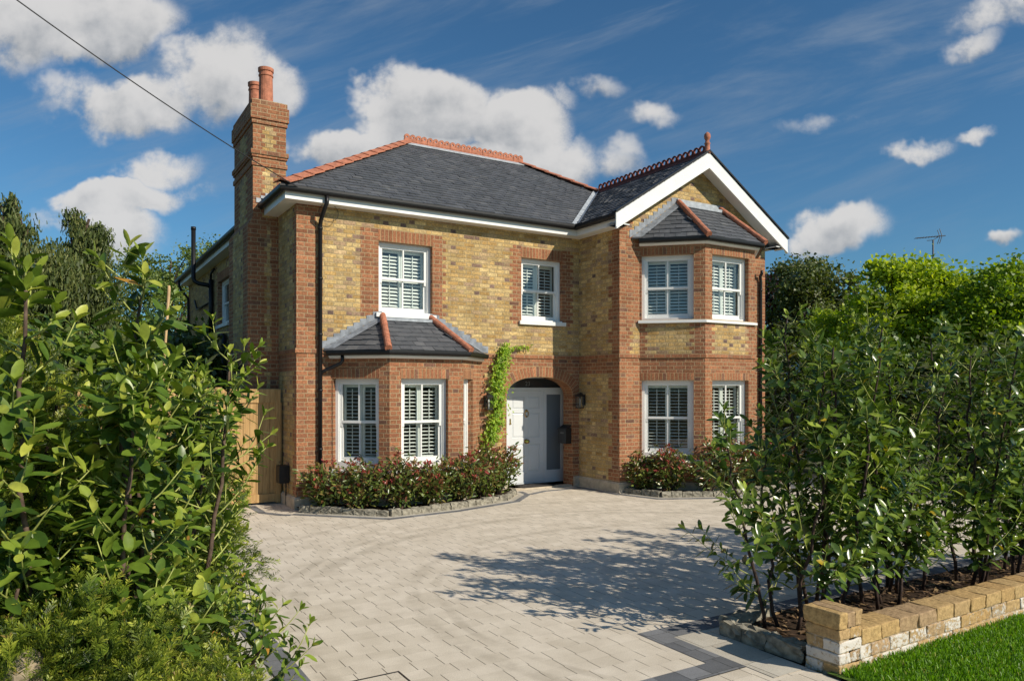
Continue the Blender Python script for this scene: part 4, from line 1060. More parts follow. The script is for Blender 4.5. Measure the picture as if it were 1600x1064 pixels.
# service cable
a = Vector((3.52,12.27,5.27)); b = Vector(fl(8.0,-6.2,7.0)); e = Vector(fl(6.0,-6.2,6.9+.6))
pts = []
for i in range(25):
    t_ = i/24*1.35; p = a.lerp(b, t_); p.z -= .35*t_*(1.35-t_)*1.2; pts.append(p)
mb = MB(); mb.tube(pts, .0085, 5); o = mb.build('overhead_cable', 'cable', loc=tuple(a)); tag(o, 'thin black overhead cable running from the sky to the house eaves', 'cable')
t_ = MB(); t_.tube([(3.93+.17*math.cos(k/16*2*PI),12.44-.01*math.sin(k),5.02+.15*math.sin(k/16*2*PI)) for k in range(17)], .005, 5)
o = t_.build('cable_loop', 'cable', loc=(3.93,12.44,5.0)); tag(o, 'coil of thin cable hanging round the top of the black downpipe', 'cable coil')
# fence + gate
t = thing('timber_gate', (2.7,13.4,0), 'tall boarded timber side gate between chimney side and hedge, half in shade', 'gate')
mb = MB()
x = 2.40; rr = random.Random(4)
while x < 3.28:
    mb.cv = rr.random(); mb.box((x+.003,13.40,.10),(x+.107,13.42,1.78)); x += .11
mb.build('boards', 'wood', t)
mb = MB(); mb.box((2.38,13.375,1.78),(3.30,13.44,1.86)); mb.box((2.38,13.365,.04),(3.30,13.44,.18)); mb.box((3.27,13.36,.02),(3.355,13.44,2.0)); mb.box((2.36,13.37,1.86),(3.36,13.44,2.02)); mb.build('gate_frame', 'wood', t)
t = thing('timber_fence', (1.2,13.35,0), 'tall sunlit timber fence panel behind the hedge left of the gate', 'fence')
mb = MB(); x = -1.5
while x < 2.36: mb.box((x+.002,13.33,.06),(x+.108,13.35,1.80)); x += .11
mb.build('boards', 'wood', t)
mb = MB(); mb.box((-1.5,13.31,1.80),(2.37,13.37,2.03)); mb.box((-1.5,13.31,.0),(2.37,13.37,.16)); mb.build('rail', 'wood', t)
for x in (2.26, .4, -1.4): mb = MB(); mb.box((x,13.29,0),(x+.1,13.39,2.05)); mb.build('post', 'wood', t)

# ================================================================== KERB SETTS
def setts(O, label, base_w=.19, h=.10, seed=1, dep=.10, rgh=.0075):
    rr = random.Random(seed); t = thing('stone_edging', (O[0][0],O[0][1],0), label, 'stone edging', None)
    for a, b in zip(O, O[1:]):
        L = math.dist(a, b); n = max(1, round(L/base_w)); dx, dy = (b[0]-a[0])/L, (b[1]-a[1])/L
        for k in range(n):
            u0 = L*k/n+.004+rr.uniform(0,.004); u1 = L*(k+1)/n-.004; bm = bmesh.new(); vs = []
            hh = h+rr.uniform(-.015,.012); o0 = rr.uniform(-.008,.008)
            for z in (0, hh):
                for u, o_ in ((u0,-.03),(u1,-.03),(u1,dep-.03),(u0,dep-.03)):
                    j = [rr.uniform(-.006,.006) for _ in range(3)]
                    uu = u+j[0]*(z > 0); oo = o_+o0+j[1]-(.012 if z > 0 and o_ > 0 else 0)
                    vs.append(bm.verts.new((a[0]+dx*uu+dy*oo, a[1]+dy*uu-dx*oo, z+j[2]*(z > 0))))
            for f in [(3,2,1,0),(4,5,6,7),(0,1,5,4),(1,2,6,5),(2,3,7,6),(3,0,4,7)]: bm.faces.new([vs[i] for i in f])
            bmesh.ops.subdivide_edges(bm, edges=bm.edges[:], cuts=3, use_grid_fill=True)
            for v_ in bm.verts:
                if v_.co.z > .01: v_.co += Vector([rr.uniform(-rgh,rgh) for _ in range(3)])
            bmesh.ops.recalc_face_normals(bm, faces=bm.faces)
            me = bpy.data.meshes.new('sett'); off = Vector((O[0][0],O[0][1],0))
            for v_ in bm.verts: v_.co -= off
            bm.to_mesh(me); bm.free(); me.materials.append(M['granite']); so_ = bpy.data.objects.new('sett', me); COL.objects.link(so_); so_.parent = t
    return t
setts(O1, 'rough granite sett edging round the flower bed under the left bay', seed=2)
setts(O2, 'rough granite sett edging round the flower bed under the gabled bay', seed=3)
setts([(4.72,3.58),(4.70,3.9),(4.70,4.36),(5.3,4.42)], 'weathered granite kerb round the hedge bed behind the low garden wall', .29, .125, 5, .13, .017)

# ================================================================== LOW GARDEN WALL
t = thing('garden_wall', (4.72,3.4,0), 'low yellow brick garden wall with flaking whitewash and a taller end pier by the lawn', 'garden wall')
def brick_box(mb, x0, x1, y0, y1, z0, z1, rr):
    j = .005
    vs = []
    for z in (z0, z1):
        for x, y in ((x0,y0),(x1,y0),(x1,y1),(x0,y1)): vs.append((x+rr.uniform(-j,j), y+rr.uniform(-j,j), z+rr.uniform(-j,j)*.7))
    mb.add(vs, [(3,2,1,0),(4,5,6,7),(0,1,5,4),(1,2,6,5),(2,3,7,6),(3,0,4,7)])
def bevel_obj(o, off=.007):
    from mathutils import noise
    bm = bmesh.new(); bm.from_mesh(o.data); bmesh.ops.recalc_face_normals(bm, faces=bm.faces)
    bmesh.ops.subdivide_edges(bm, edges=bm.edges[:], cuts=5, use_grid_fill=True)
    sharp = [e for e in bm.edges if len(e.link_faces) == 2 and e.calc_face_angle() > 1.0]
    bmesh.ops.bevel(bm, geom=sharp, offset=off*.8, segments=2, profile=.6, affect='EDGES'); bm.normal_update()
    mv = [(v, v.normal*(noise.noise(v.co*16)*.006+noise.noise(v.co*55)*.0045)) for v in bm.verts]
    for v, d__ in mv: v.co += d__
    for f in bm.faces: f.smooth = True
    bm.to_mesh(o.data); bm.free()
rr = random.Random(12)
mb = MB(); WX0 = 4.95; yA, yB = 3.27, 3.49
for ci, (za, zb) in enumerate(((-.02,.075),(.085,.178),(.188,.295))):
    x = WX0 - (.12 if ci % 2 else 0)
    while x < 12:
        x1 = x+.245+rr.uniform(-.012,.012); xa = max(x, WX0-.02)
        if x1-xa > .05:
            mb.cv = rr.uniform(.0,.11) if ci == 2 else rr.uniform(.1,1.0)
            yo = rr.uniform(-.004,.004)
            if ci == 2: brick_box(mb, xa+.005, x1-.005, yA-.006+yo, yB+.006, za, zb, rr)
            else: brick_box(mb, xa+.005, x1-.005, yA+yo, yA+.11, za, zb, rr); brick_box(mb, xa+.005, x1-.005, yB-.10, yB, za, zb, rr)
        x = x1
o = mb.build('wall_bricks', 'old_brick', t); bevel_obj(o)
mb = MB(); mb.box((4.82,yA+.008,-.02),(12,yB-.008,.285)); mb.build('mortar', 'mortar', t)
mb = MB(); X0_, X1_, Y0_, Y1_ = 4.705, 4.955, 3.27, 3.55
for ci, (za, zb) in enumerate(((-.02,.07),(.08,.155),(.165,.24),(.25,.325))):
    mb.cv = rr.uniform(.5,1.0) if ci in (1,2) else rr.uniform(.0,.6)
    if ci % 2: brick_box(mb, X0_, X0_+.12, Y0_, Y1_, za, zb, rr); mb.cv = rr.uniform(.3,.8); brick_box(mb, X0_+.128, X1_, Y0_, Y1_, za, zb, rr)
    else: brick_box(mb, X0_, X1_, Y0_, Y0_+.135, za, zb, rr); mb.cv = rr.uniform(.3,.9); brick_box(mb, X0_, X1_, Y0_+.143, Y1_, za, zb, rr)
for k, (xa, xb) in enumerate(((4.69,4.775),(4.783,4.863),(4.871,4.95))):
    mb.cv = rr.uniform(0,.1); brick_box(mb, xa, xb, Y0_-.012, Y1_+.012, .335, .445, rr)
o = mb.build('pier_bricks', 'old_brick', t); bevel_obj(o, .009)
mb = MB(); mb.box((X0_+.008,Y0_+.008,-.02),(X1_-.008,Y1_-.008,.43)); mb.build('mortar', 'mortar', t)
# inspection cover
t = thing('inspection_cover', (1.8,4.7,0), 'recessed inspection cover with a thin metal rim filled with driveway paving', 'inspection cover')
mb = MB()
for a, b in (((1.50,4.975),(2.09,4.987)), ((1.50,4.39),(2.09,4.402)), ((1.50,4.402),(1.512,4.975)), ((2.078,4.402),(2.09,4.975))): mb.box((*a,.0),(*b,.008))
mb.build('rim', 'black_metal', t); mb = MB(); mb.box((1.514,4.404,.0),(2.076,4.973,.005)); mb.build('paving_tray', 'paving', t)

# ================================================================== PLANTS
def inside_house(P_):
    x, y, z = P_[:, 0], P_[:, 1], P_[:, 2]
    r1 = (x > 3.39) & (y > 12.5); r2 = (x > 9.28) & (y > 11.2)
    b1 = (y > 11.75) & (x > 4.0) & (x < 6.95) & ((x-4.0)+(y-12.54) > -.03) & ((6.95-x)+(y-12.54) > -.03)
    b2 = (y > 10.31) & (x > 9.8) & (x < 13) & ((x-9.8)+(y-11.23) > -.03) & ((13.0-x)+(y-11.23) > -.03)
    return r1 | r2 | b1 | b2
def shoot_leaves(path, start, sp, rr, out, lf, dirbias=.55, droop=.1):
    """alternate leaves along a polyline"""
    path = [Vector(p) for p in path]; L = [0]
    for a, b in zip(path, path[1:]): L.append(L[-1]+(b-a).length)
    s = start*L[-1]; k = rr.random()*6.28
    while s < L[-1]:
        i = max(j for j in range(len(L)-1) if L[j] <= s); t_ = (s-L[i])/max(1e-6, L[i+1]-L[i]); p = path[i].lerp(path[i+1], t_); d_ = (path[i+1]-path[i]).normalized()
        k += 2.4; ax = d_.orthogonal().normalized(); bx = d_.cross(ax); rad = ax*math.cos(k)+bx*math.sin(k)
        ld = d_*dirbias+rad*.85+Vector((0,0,-droop+rr.uniform(-.1,.1))); nn = d_*.9-rad*.35+Vector((0,0,.5))+Vector([rr.uniform(-.25,.25) for _ in range(3)])
        f = .72+.28*math.sin(min(1, (s/L[-1])*1.15)*PI*.8+.35)
        out.append((p+rad*.006, ld, nn, lf*f*rr.uniform(.8,1.15), s/L[-1]))
        s += sp*rr.uniform(.75,1.3)
    d_ = (path[-1]-path[-2]).normalized()
    for q in range(3):
        k += 2.2; ax = d_.orthogonal().normalized(); bx = d_.cross(ax); rad = ax*math.cos(k)+bx*math.sin(k)
        out.append((path[-1], d_+rad*.35, d_*.3-rad+Vector((0,0,.3)), lf*rr.uniform(.5,.8), 1.05))
def laurel(name, label, base, height, seed, n_stems=4, spread=.35, leaf=.11, lean=(0,0), t0=.2, shoot=.42, per=15, sp=.045, material='laurel', group=None, cat='shrub', stem='bark_dark', vmax=.9, clip=None, stem_r=.02, tall=0.0, dirf=None):
    rr = random.Random(seed); t = thing(name, base, label, cat, group); out = []; st = MB(); gs = MB()
    for s in range(n_stems):
        an = rr.random()*2*PI; b = Vector(base)+Vector((math.cos(an)*.08*n_stems**.5, math.sin(an)*.08*n_stems**.5, 0))
        h = height*rr.uniform(.72,1.0); tilt = Vector((math.cos(an)*spread+lean[0], math.sin(an)*spread+lean[1], 0))*rr.uniform(.5,1.1)
        pts = []; n = 12; wob = Vector((0,0,0))
        for i in range(n+1):
            q = i/n; wob += Vector((rr.gauss(0,.022), rr.gauss(0,.022), 0)); pts.append(b+Vector((tilt.x*q**1.1*h, tilt.y*q**1.1*h, h*q))+wob)
        st.tube(pts, [stem_r*(1-.75*i/n)+.003 for i in range(n+1)], 6)
        shoot_leaves(pts[8:], .05, sp, rr, out, leaf)
        for k in range(per):
            q = t0+(1-t0)*(k+rr.random())/per; i = min(n-1, int(q*n)); p = pts[i].lerp(pts[i+1], q*n-i)
            a2 = rr.random()*2*PI; hz = Vector((math.cos(a2), math.sin(a2), 0)); sl = shoot*rr.uniform(.5,1.15)*(1.25-.75*q)
            d0 = (hz*rr.uniform(.75,1.1)+Vector((0,0,rr.uniform(.15,.75)))).normalized(); sp_ = [p]; dd = d0.copy()
            for j in range(5):
                dd = (dd+Vector((rr.gauss(0,.08), rr.gauss(0,.08), .12+tall))).normalized(); sp_.append(sp_[-1]+dd*sl/5)
            gs.tube(sp_, [.0055,.0048,.004,.0035,.003,.002], 5); shoot_leaves(sp_, .22, sp, rr, out, leaf)
            if rr.random() < .55:
                m_ = sp_[2]; d1 = (dd+Vector((rr.uniform(-1,1), rr.uniform(-1,1), .1))).normalized(); s2 = [m_, m_+d1*sl*.22, m_+d1*sl*.42+Vector((0,0,.03)), m_+d1*sl*.58+Vector((0,0,.08))]
                gs.tube(s2, [.004,.0035,.003,.002], 5); shoot_leaves(s2, .2, sp, rr, out, leaf)
    st.build('stems', stem, t, smooth=True); gs.build('shoots', 'green_stem', t, smooth=True)
    A_ = np.array([tuple(o[0]) for o in out]); keep = ~inside_house(A_) & (A_[:, 2] > .05)
    if clip is not None: keep &= clip(A_)
    D_ = np.array([tuple(o[1]) for o in out]); N_ = np.array([tuple(o[2]) for o in out]); S_ = np.array([o[3] for o in out]); q_ = np.array([o[4] for o in out])
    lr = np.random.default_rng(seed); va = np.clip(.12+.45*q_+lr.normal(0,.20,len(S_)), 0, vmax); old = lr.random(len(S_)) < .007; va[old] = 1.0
    A_, D_, N_, S_, va = A_[keep], D_[keep], N_[keep], S_[keep], va[keep]
    half = lr.random(len(S_)) < .5
    for hm, tp in ((half, LAUREL), (~half, LAUREL_B)):
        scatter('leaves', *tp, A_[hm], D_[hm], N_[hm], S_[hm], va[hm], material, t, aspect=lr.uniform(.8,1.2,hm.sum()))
    return t, len(S_)
def yew(name, label, blobs, n, seed, size=.15, bright=.35, group=None, clip=None):
    """blobs: (centre, radii) of foliage masses; sprays cover their shells"""
    lr = np.random.default_rng(seed); c0 = blobs[0][0]; t = thing(name, (c0[0],c0[1],0), label, 'conifer', group)
    n = int(n*2.5); Ps = []; Ds = []; Ss = []; Vs = []
    tot = sum(b[1][0]*b[1][2] for b in blobs); tr = MB()
    for c, r in blobs:
        k = int(n*r[0]*r[2]/tot); u = lr.normal(size=(k,3)); u /= np.linalg.norm(u, axis=1, keepdims=True)
        # lumpy shell
        sh = .78+.30*np.sin(u[:,0]*6+c[0]*3)*np.cos(u[:,2]*7+seed)+lr.normal(0,.07,k)
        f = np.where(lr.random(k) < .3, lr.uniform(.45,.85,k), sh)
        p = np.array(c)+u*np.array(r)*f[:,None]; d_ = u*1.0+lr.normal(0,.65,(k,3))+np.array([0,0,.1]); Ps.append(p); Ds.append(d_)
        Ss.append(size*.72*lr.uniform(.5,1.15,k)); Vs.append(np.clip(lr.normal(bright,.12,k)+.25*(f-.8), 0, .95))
        for q in range(5):
            e = Vector(c)+Vector([float(x) for x in lr.uniform(-1,1,3)*np.array(r)*.7]); tr.tube([Vector((c[0],c[1],.05)), Vector(c)*.5+Vector((c[0],c[1],0))*.5, e], [.03,.02,.006], 5)
    Ps, Ds, Ss, Vs = map(np.concatenate, (Ps, Ds, Ss, Vs)); keep = Ps[:,2] > .05
    if clip is not None: keep &= clip(Ps)
    N_ = lr.normal(0,.5,(len(Ps),3))+np.array([0,0,1.0]); tr.build('branches', 'bark_dark', t)
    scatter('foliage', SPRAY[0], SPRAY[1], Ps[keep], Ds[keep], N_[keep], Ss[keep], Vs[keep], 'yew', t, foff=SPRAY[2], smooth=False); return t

# ---- right-hand laurels behind the low wall
def rclip(P_):
    return (P_[:,0] > 3.75)
cnt = 0
spec = [((5.04,4.05,.05), 1.75, 3, .20, (-.06,.02), 'tall leaning laurel at the bed corner beside the wall pier', .10, .05),
 ((5.75,4.15,.05), 2.74, 6, .13, (0,0), 'tall glossy laurel with bare lower stems, second from the pier', .12, 0),
 ((6.35,3.95,.05), 2.55, 5, .16, (0,0), 'dark glossy laurel in the hedge, third from the pier', .09, 0),
 ((7.05,4.15,.05), 2.65, 5, .17, (0,0), 'dense laurel near the middle of the hedge behind the low wall', .09, 0),
 ((7.8,3.95,.05), 2.55, 5, .18, (0,0), 'dense laurel towards the right of the hedge, fifth from the pier', .09, 0),
 ((8.6,4.1,.05), 2.55, 5, .18, (0,0), 'laurel in the right part of the hedge, sixth from the pier', .09, 0),
 ((9.4,4.1,.05), 2.65, 5, .18, (0,0), 'laurel at the right edge of the picture, farthest from the pier', .05, 0)]
for i, (b, h, ns, spd, ln, lab, t0, tall) in enumerate(spec):
    t, c_ = laurel('cherry_laurel', lab, b, h, 100+i, n_stems=ns, spread=spd, leaf=.132, lean=ln, t0=t0, shoot=.56, per=14 if i == 0 else 21, sp=.041, stem_r=.0155, material='laurel', group='laurels in the hedge behind the garden wall', clip=rclip); cnt += c_
# ---- left-hand laurels
def lclip(P_):
    f = P_[:,0]*FX+P_[:,1]*FY; l = P_[:,0]*FY-P_[:,1]*FX
    return f > 2.0
lspec = [(fl(3.3,-1.93,.02), 2.66, 5, .07, (0,0), 'large sunlit laurel with yellowing leaves at the front of the left hedge', .135, 16),
 (fl(4.3,-2.1,.02), 2.3, 7, .13, (0,0), 'bushy bright green laurel in the middle of the left hedge', .115, 18),
 (fl(5.3,-2.5,.02), 2.15, 7, .12, (0,0), 'laurel towards the back of the left hedge near the timber gate', .11, 18),
 (fl(6.5,-2.98,.02), 2.05, 7, .12, (0,0), 'farthest laurel of the left hedge in front of the timber fence', .11, 16),
 (fl(4.15,-1.60,.02), 1.0, 2, .10, (0,0), 'small laurel seedling standing against the paved edge, right of the left hedge', .10, 9),
 (fl(3.2,-2.25,.02), 1.5, 4, .12, (0,0), 'shorter laurel at the far left among the yews', .12, 14)]
for i, (b, h, ns, spd, ln, lab, lf, per) in enumerate(lspec):
    t, c_ = laurel('cherry_laurel', lab, b, h, 200+i, n_stems=ns, spread=spd, leaf=lf*.9, lean=ln, t0=.12 if i else .22, shoot=.42, per=int(per*1.9), sp=.034, material='laurel_light', group='laurels in the left hedge', clip=lclip, stem='bark', stem_r=.015); cnt += c_
print('laurel leaves', cnt)
# ---- yews
def blob(f, l, z, r, rz): return (fl(f, l, z), (r, r, rz))
yew('yew', 'dark yew with golden feathery tips at the bottom left of the picture', [blob(2.9,-1.75,.85,.42,.38), blob(2.8,-1.45,.62,.36,.38), blob(3.0,-2.05,.75,.4,.4), blob(3.0,-1.2,.55,.28,.38), blob(2.7,-1.7,.35,.5,.4)], 3600, 31, .125, .50, 'yews in the left hedge')
yew('yew', 'tall yew with bright green and yellowish sprays at the left edge of the picture', [blob(3.4,-2.35,1.45,.42,.75), blob(3.5,-2.65,1.8,.4,.6), blob(3.3,-2.2,1.1,.42,.5)], 3000, 32, .13, .52, 'yews in the left hedge')
yew('yew', 'deep green yew filling the back of the left hedge behind the laurels', [blob(4.8,-2.9,1.15,.75,1.1), blob(5.2,-2.4,.9,.6,.85), blob(4.4,-2.2,.8,.5,.7), blob(4.2,-3.0,1.3,.6,.9), blob(3.8,-1.9,.7,.45,.5)], 4200, 33, .17, .36, 'yews in the left hedge')
# canes and stump
for i, (p, q, lab) in enumerate(((fl(4.0,-2.02,.1), fl(3.85,-1.775,2.57), 'tallest upright bamboo cane in the left hedge'), (fl(3.8,-2.0,.1), fl(3.7,-1.80,2.06), 'slanting bamboo cane in the left hedge, between the other two'), (fl(3.8,-1.9,.1), fl(3.6,-1.90,2.16), 'short bamboo cane left of the two others in the left hedge'))):
    mb = MB(); p, q = Vector(p), Vector(q); n = 9; pts = []; rad = []
    for k in range(n+1): pts += [p.lerp(q, k/n)]; rad += [.0075 if k % 2 else .0066]
    mb.tube(pts, rad, 8); o = mb.build('bamboo_cane', 'cane', loc=tuple(p), smooth=True); tag(o, lab, 'bamboo cane', 'canes in the left hedge')
mb = MB(); p = Vector(fl(2.75,-1.80,0)); rr = random.Random(3)
mb.tube([p+Vector((rr.uniform(-.015,.015), rr.uniform(-.015,.015), z)) for z in (0,.3,.6,.85,1.0,1.05,1.07)], [.07,.065,.06,.065,.062,.045,.015], 9); o = mb.build('tree_stump', M['bark_pale'], loc=tuple(p)); tag(o, 'pale weathered stump end poking out of the dark yew at bottom left', 'stump')

# ---- photinias in the beds
def photinia(base, rx, ry, h, seed, n, label, group):
    lr = np.random.default_rng(seed); rr = random.Random(seed); t = thing('photinia', base, label, 'shrub', group); st = MB(); P_ = []; D_ = []; S_ = []; V_ = []
    b = Vector(base)
    for k in range(34):
        an = rr.random()*2*PI; q = rr.random()**.5; tgt = b+Vector((math.cos(an)*rx*q, math.sin(an)*ry*q, h*rr.uniform(.45,1.0)*(1-.25*q))); mid = b.lerp(tgt, .5)+Vector((rr.uniform(-.04,.04), rr.uniform(-.04,.04), .05))
        st.tube([b+Vector((rr.uniform(-.06,.06), rr.uniform(-.06,.06), 0)), mid, tgt], [.008,.005,.003], 5)
        m_ = n//34; isred = rr.random() < .62
        for j in range(m_):
            q2 = lr.random(); p = (mid.lerp(tgt, q2) if q2 > .35 else b.lerp(mid, .15+q2*2.2))+Vector([float(x) for x in lr.normal(0,.085,3)])
            P_.append(tuple(p)); od = p-b; D_.append((od.x*1.5+lr.normal(0,.35), od.y*1.5+lr.normal(0,.35), .25+lr.normal(0,.35))); S_.append(lr.uniform(.065,.105)); V_.append(float(lr.uniform(0,.56)+(.12 if q2 > .8 else 0)+(.24 if lr.random() < .26 else 0)))
        for j in range(9):
            P_.append(tuple(tgt+Vector([float(x) for x in lr.normal(0,.012,3)]))); a2 = rr.random()*6.28; D_.append((math.cos(a2)*.6, math.sin(a2)*.6, rr.uniform(.3,1.2))); S_.append(rr.uniform(.05,.085)); V_.append(rr.uniform(.72,1.0) if isred else rr.uniform(.3,.68))
    P_ = np.array(P_); keep = ~inside_house(P_) & (P_[:,2] > .1); D_ = np.array(D_)[keep]; n_ = keep.sum()
    st.build('stems', 'bark', t); N_ = lr.normal(0,.55,(n_,3))+np.array([.15,-.3,.7])
    scatter('leaves', *SMALL, P_[keep], D_, N_, np.array(S_)[keep]*1.1, np.array(V_)[keep], 'photinia', t, aspect=lr.uniform(.65,1.0,n_)); return t
g1 = 'photinias in the bed under the left bay'
for i, (x, y, rx, h, lab) in enumerate(((3.78,12.12,.36,.80,'photinia at the left end of the bay bed, beside the black downpipe'), (4.22,11.72,.42,.88,'photinia under the left face of the bay window'), (4.80,11.45,.42,.90,'photinia in front of the brick corner pier of the left bay'), (5.40,11.48,.42,.92,'photinia with red tips below the front window of the left bay'), (6.00,11.58,.42,.95,'photinia before the right pier of the left bay'), (6.55,11.80,.42,1.0,'reddish photinia beside the foot of the climber'), (7.08,12.08,.40,1.08,'rusty red photinia next to the white front door'))):
    photinia((x,y,.05), rx, .36, h, 300+i, 1250, lab, g1)
g2 = 'photinias in the bed under the gabled bay'
for i, (x, y, rx, h, lab) in enumerate(((9.72,10.98,.30,.75,'low photinia at the foot of the gable corner'), (10.05,10.62,.38,.95,'photinia under the left window of the gabled bay'), (10.62,10.18,.42,1.08,'photinia with a row of red tips before the gabled bay corner'), (11.25,10.08,.42,1.15,'red tipped photinia under the front window of the gabled bay'), (11.9,10.08,.42,1.1,'photinia under the gabled bay, partly behind the laurels'), (12.5,10.2,.42,1.05,'rightmost photinia of the gabled bay, behind the laurels'))):
    photinia((x,y,.05), rx, .36, h, 320+i, 1250, lab, g2)
# ---- climber
t = thing('climbing_wisteria', (7.2,12.45,.05), 'bright green climber growing up the brick wall left of the entrance arch', 'climber')
lr = np.random.default_rng(5); rr = random.Random(5); vine = MB(); P_ = []
cen = [(7.0,.85,.12),(7.12,1.1,.2),(7.22,1.35,.22),(7.28,1.6,.20),(7.27,1.85,.19),(7.27,2.05,.20),(7.28,2.3,.19),(7.36,2.5,.17),(7.42,2.7,.14),(7.47,2.82,.07)]
for k in range(4): vine.tube([(6.95+.06*k,12.47,.05)]+[(x+rr.uniform(-.05,.05),12.48+rr.uniform(-.02,.02),z) for x, z, w_ in cen], [.014]+[.012-.001*i for i in range(10)], 6)
vine.tube([(7.45,12.5,2.75),(7.62,12.51,2.83),(7.8,12.5,2.88),(7.98,12.51,2.86),(8.08,12.51,2.82)], .005, 5); vine.tube([(7.45,12.5,2.75),(7.7,12.51,2.78),(7.9,12.5,2.76)], .004, 5)
for i in range(2000):
    k = rr.randrange(len(cen)-1); u = rr.random(); x = cen[k][0]*(1-u)+cen[k+1][0]*u; z = cen[k][1]*(1-u)+cen[k+1][1]*u; w_ = cen[k][2]*(1-u)+cen[k+1][2]*u
    P_.append((x+rr.gauss(0,.43)*w_, 12.5-abs(rr.gauss(0,.09))*(w_/.2), z+rr.gauss(0,.06)))
for i in range(60): u = rr.random(); P_.append((7.45+.6*u+rr.gauss(0,.02), 12.49, 2.78+.09*math.sin(u*2.5)+rr.gauss(0,.02)))
P_ = np.array(P_); n = len(P_); vine.build('vine_stem', 'bark', t)
scatter('leaves', *SMALL, P_, np.stack([lr.normal(0,.6,n), lr.normal(-.5,.3,n), lr.normal(-.5,.5,n)], 1), np.stack([lr.normal(0,.4,n), lr.normal(-.8,.3,n), lr.normal(.5,.3,n)], 1), lr.uniform(.04,.085,n), lr.uniform(0,.97,n), 'vine', t)

# ---- background trees
def tree(name, label, base, top, cx, lobes, n, m, seed, leaf=.16, trunk=.16, cat='tree', group=None, droop=False, clump=.38, vbias=.0):
    """lobes: (dx, dy, z, r, rz) foliage masses round the trunk"""
    n = int(n*(2.6 if droop else 1.7)); leaf *= (.55 if droop else .72)
    lr = np.random.default_rng(seed); rr = random.Random(seed); t = thing(name, base, label, cat, group); b = Vector(base); tr = MB()
    ht = max(l[2] for l in lobes)
    tp = [b+Vector((rr.uniform(-.1,.1)*i, rr.uniform(-.1,.1)*i, ht*i/5)) for i in range(6)]; tr.tube(tp, [trunk*(1-.15*i) for i in range(6)], 8)
    P_ = []; D_ = []; V_ = []
    tot = sum(l[3]**2*l[4]/l[3] for l in lobes)
    for dx, dy, z, r, rz in lobes:
        c = b+Vector((dx,dy,z)); k = int(n*(r*rz)/tot); st = tp[min(4, int(max(0, z-rz)/ht*5))]
        ncl = max(6, int(k/130)); cl = []
        for q in range(ncl):
            u = unit(1)[0]*np.array([r,r,rz])*lr.uniform(.45,1.05); cl.append(np.array(c)+u)
            if q < 9: tr.tube([st, Vector(st).lerp(Vector(cl[-1]), .5)+Vector((0,0,.15)), Vector(cl[-1])], [trunk*.35,trunk*.2,.015], 5)
        cl = np.array(cl); ci = lr.integers(0, ncl, k); cs_ = lr.uniform(.45,1.2,ncl)[ci]*clump*.85*min(1,r); g = lr.normal(0,1,(k,3))*cs_[:,None]*np.array([1,1,.62]); p = cl[ci]+g
        if droop: p[:,2] -= np.abs(lr.normal(0,.45,k))
        P_.append(p); D_.append(lr.normal(0,1,(k,3))*(.35 if droop else 1)+(np.array([0,0,-1.2]) if droop else 0)); cv = lr.uniform(0,1,ncl)[ci]; V_.append(np.clip(.3*cv+lr.uniform(0,.7,k)+vbias, 0, 1))
    P_, D_, V_ = map(np.concatenate, (P_, D_, V_)); keep = P_[:,2] > .1; n_ = keep.sum(); tr.build('trunk', 'bark', t)
    N_ = lr.normal(0,.7,(n_,3))+np.array([.1,-.3,.6]); asp = lr.uniform(.18,.34,n_) if droop else lr.uniform(.55,1.0,n_)
    scatter('crown', *QUAD, P_[keep], D_[keep], N_, leaf*lr.uniform(.6,1.35,n_)*(1.7 if droop else 1), V_[keep], m, t, smooth=False, aspect=asp); return t
def T(f, x): return fl(f, (x-800)/1161*f, 0)
tree('golden_robinia', 'bright yellow-green leafy tree beyond the right hedge, below the aerial', T(22,1440), 0, 0, [(0,0,3.6,1.7,1.3),(-.7,.3,4.6,1.2,.9),(.7,-.4,4.8,1.3,.9),(-1.3,.6,3.4,1.1,1.0),(1.6,-.9,4.0,1.2,1.0),(0,0,5.3,.8,.5),(-.9,.6,5.4,.7,.5)], 17000, 'gold', 41, .13)
tree('golden_robinia', 'small lower golden tree left of the taller yellow-green one', T(24,1335), 0, 0, [(0,0,3.2,1.2,1.2),(.3,-.2,4.2,.9,.6),(-.6,.4,3.9,.8,.6)], 6500, 'gold', 42, .12)
tree('maple_tree', 'mid green tree at the right edge of the picture behind the hedge', T(20,1590), 0, 0, [(0,0,3.4,1.4,1.3),(-.4,.2,4.5,1.1,.8),(.9,-.5,4.7,1.3,.8),(-.9,.5,3.4,1.1,1.0)], 15000, 'gold', 43, .12, vbias=-.28)
tree('hawthorn_tree', 'dark olive green tree just right of the gabled wing', T(28,1275), 0, 0, [(0,0,4.4,1.7,1.7),(-.7,.4,6.0,1.1,1.0),(.8,-.5,5.6,1.1,1.0),(1.5,-.9,4.6,1.1,1.1),(0,0,3.0,1.8,1.5)], 15000, 'olive', 44, .14)
tree('copper_beech', 'dark purple-leaved tree between the gabled wing and the olive green tree', T(31,1222), 0, 0, [(0,0,4.5,1.5,2.2),(-.4,.2,6.0,1.1,1.0),(0,0,3.0,1.7,1.5)], 9000, 'purple', 45, .16)
tree('spring_tree', 'light airy tree with pale spring leaves behind the far left corner of the house', T(36,275), 0, 0, [(0,0,5.5,2.6,2.0),(-1.0,.6,7.6,1.4,1.2),(1.2,-.7,8.2,1.5,1.1),(.2,0,6.8,1.8,1.2),(-1.6,1,5.5,1.4,1.4)], 9500, 'spring', 46, .14, clump=.5)
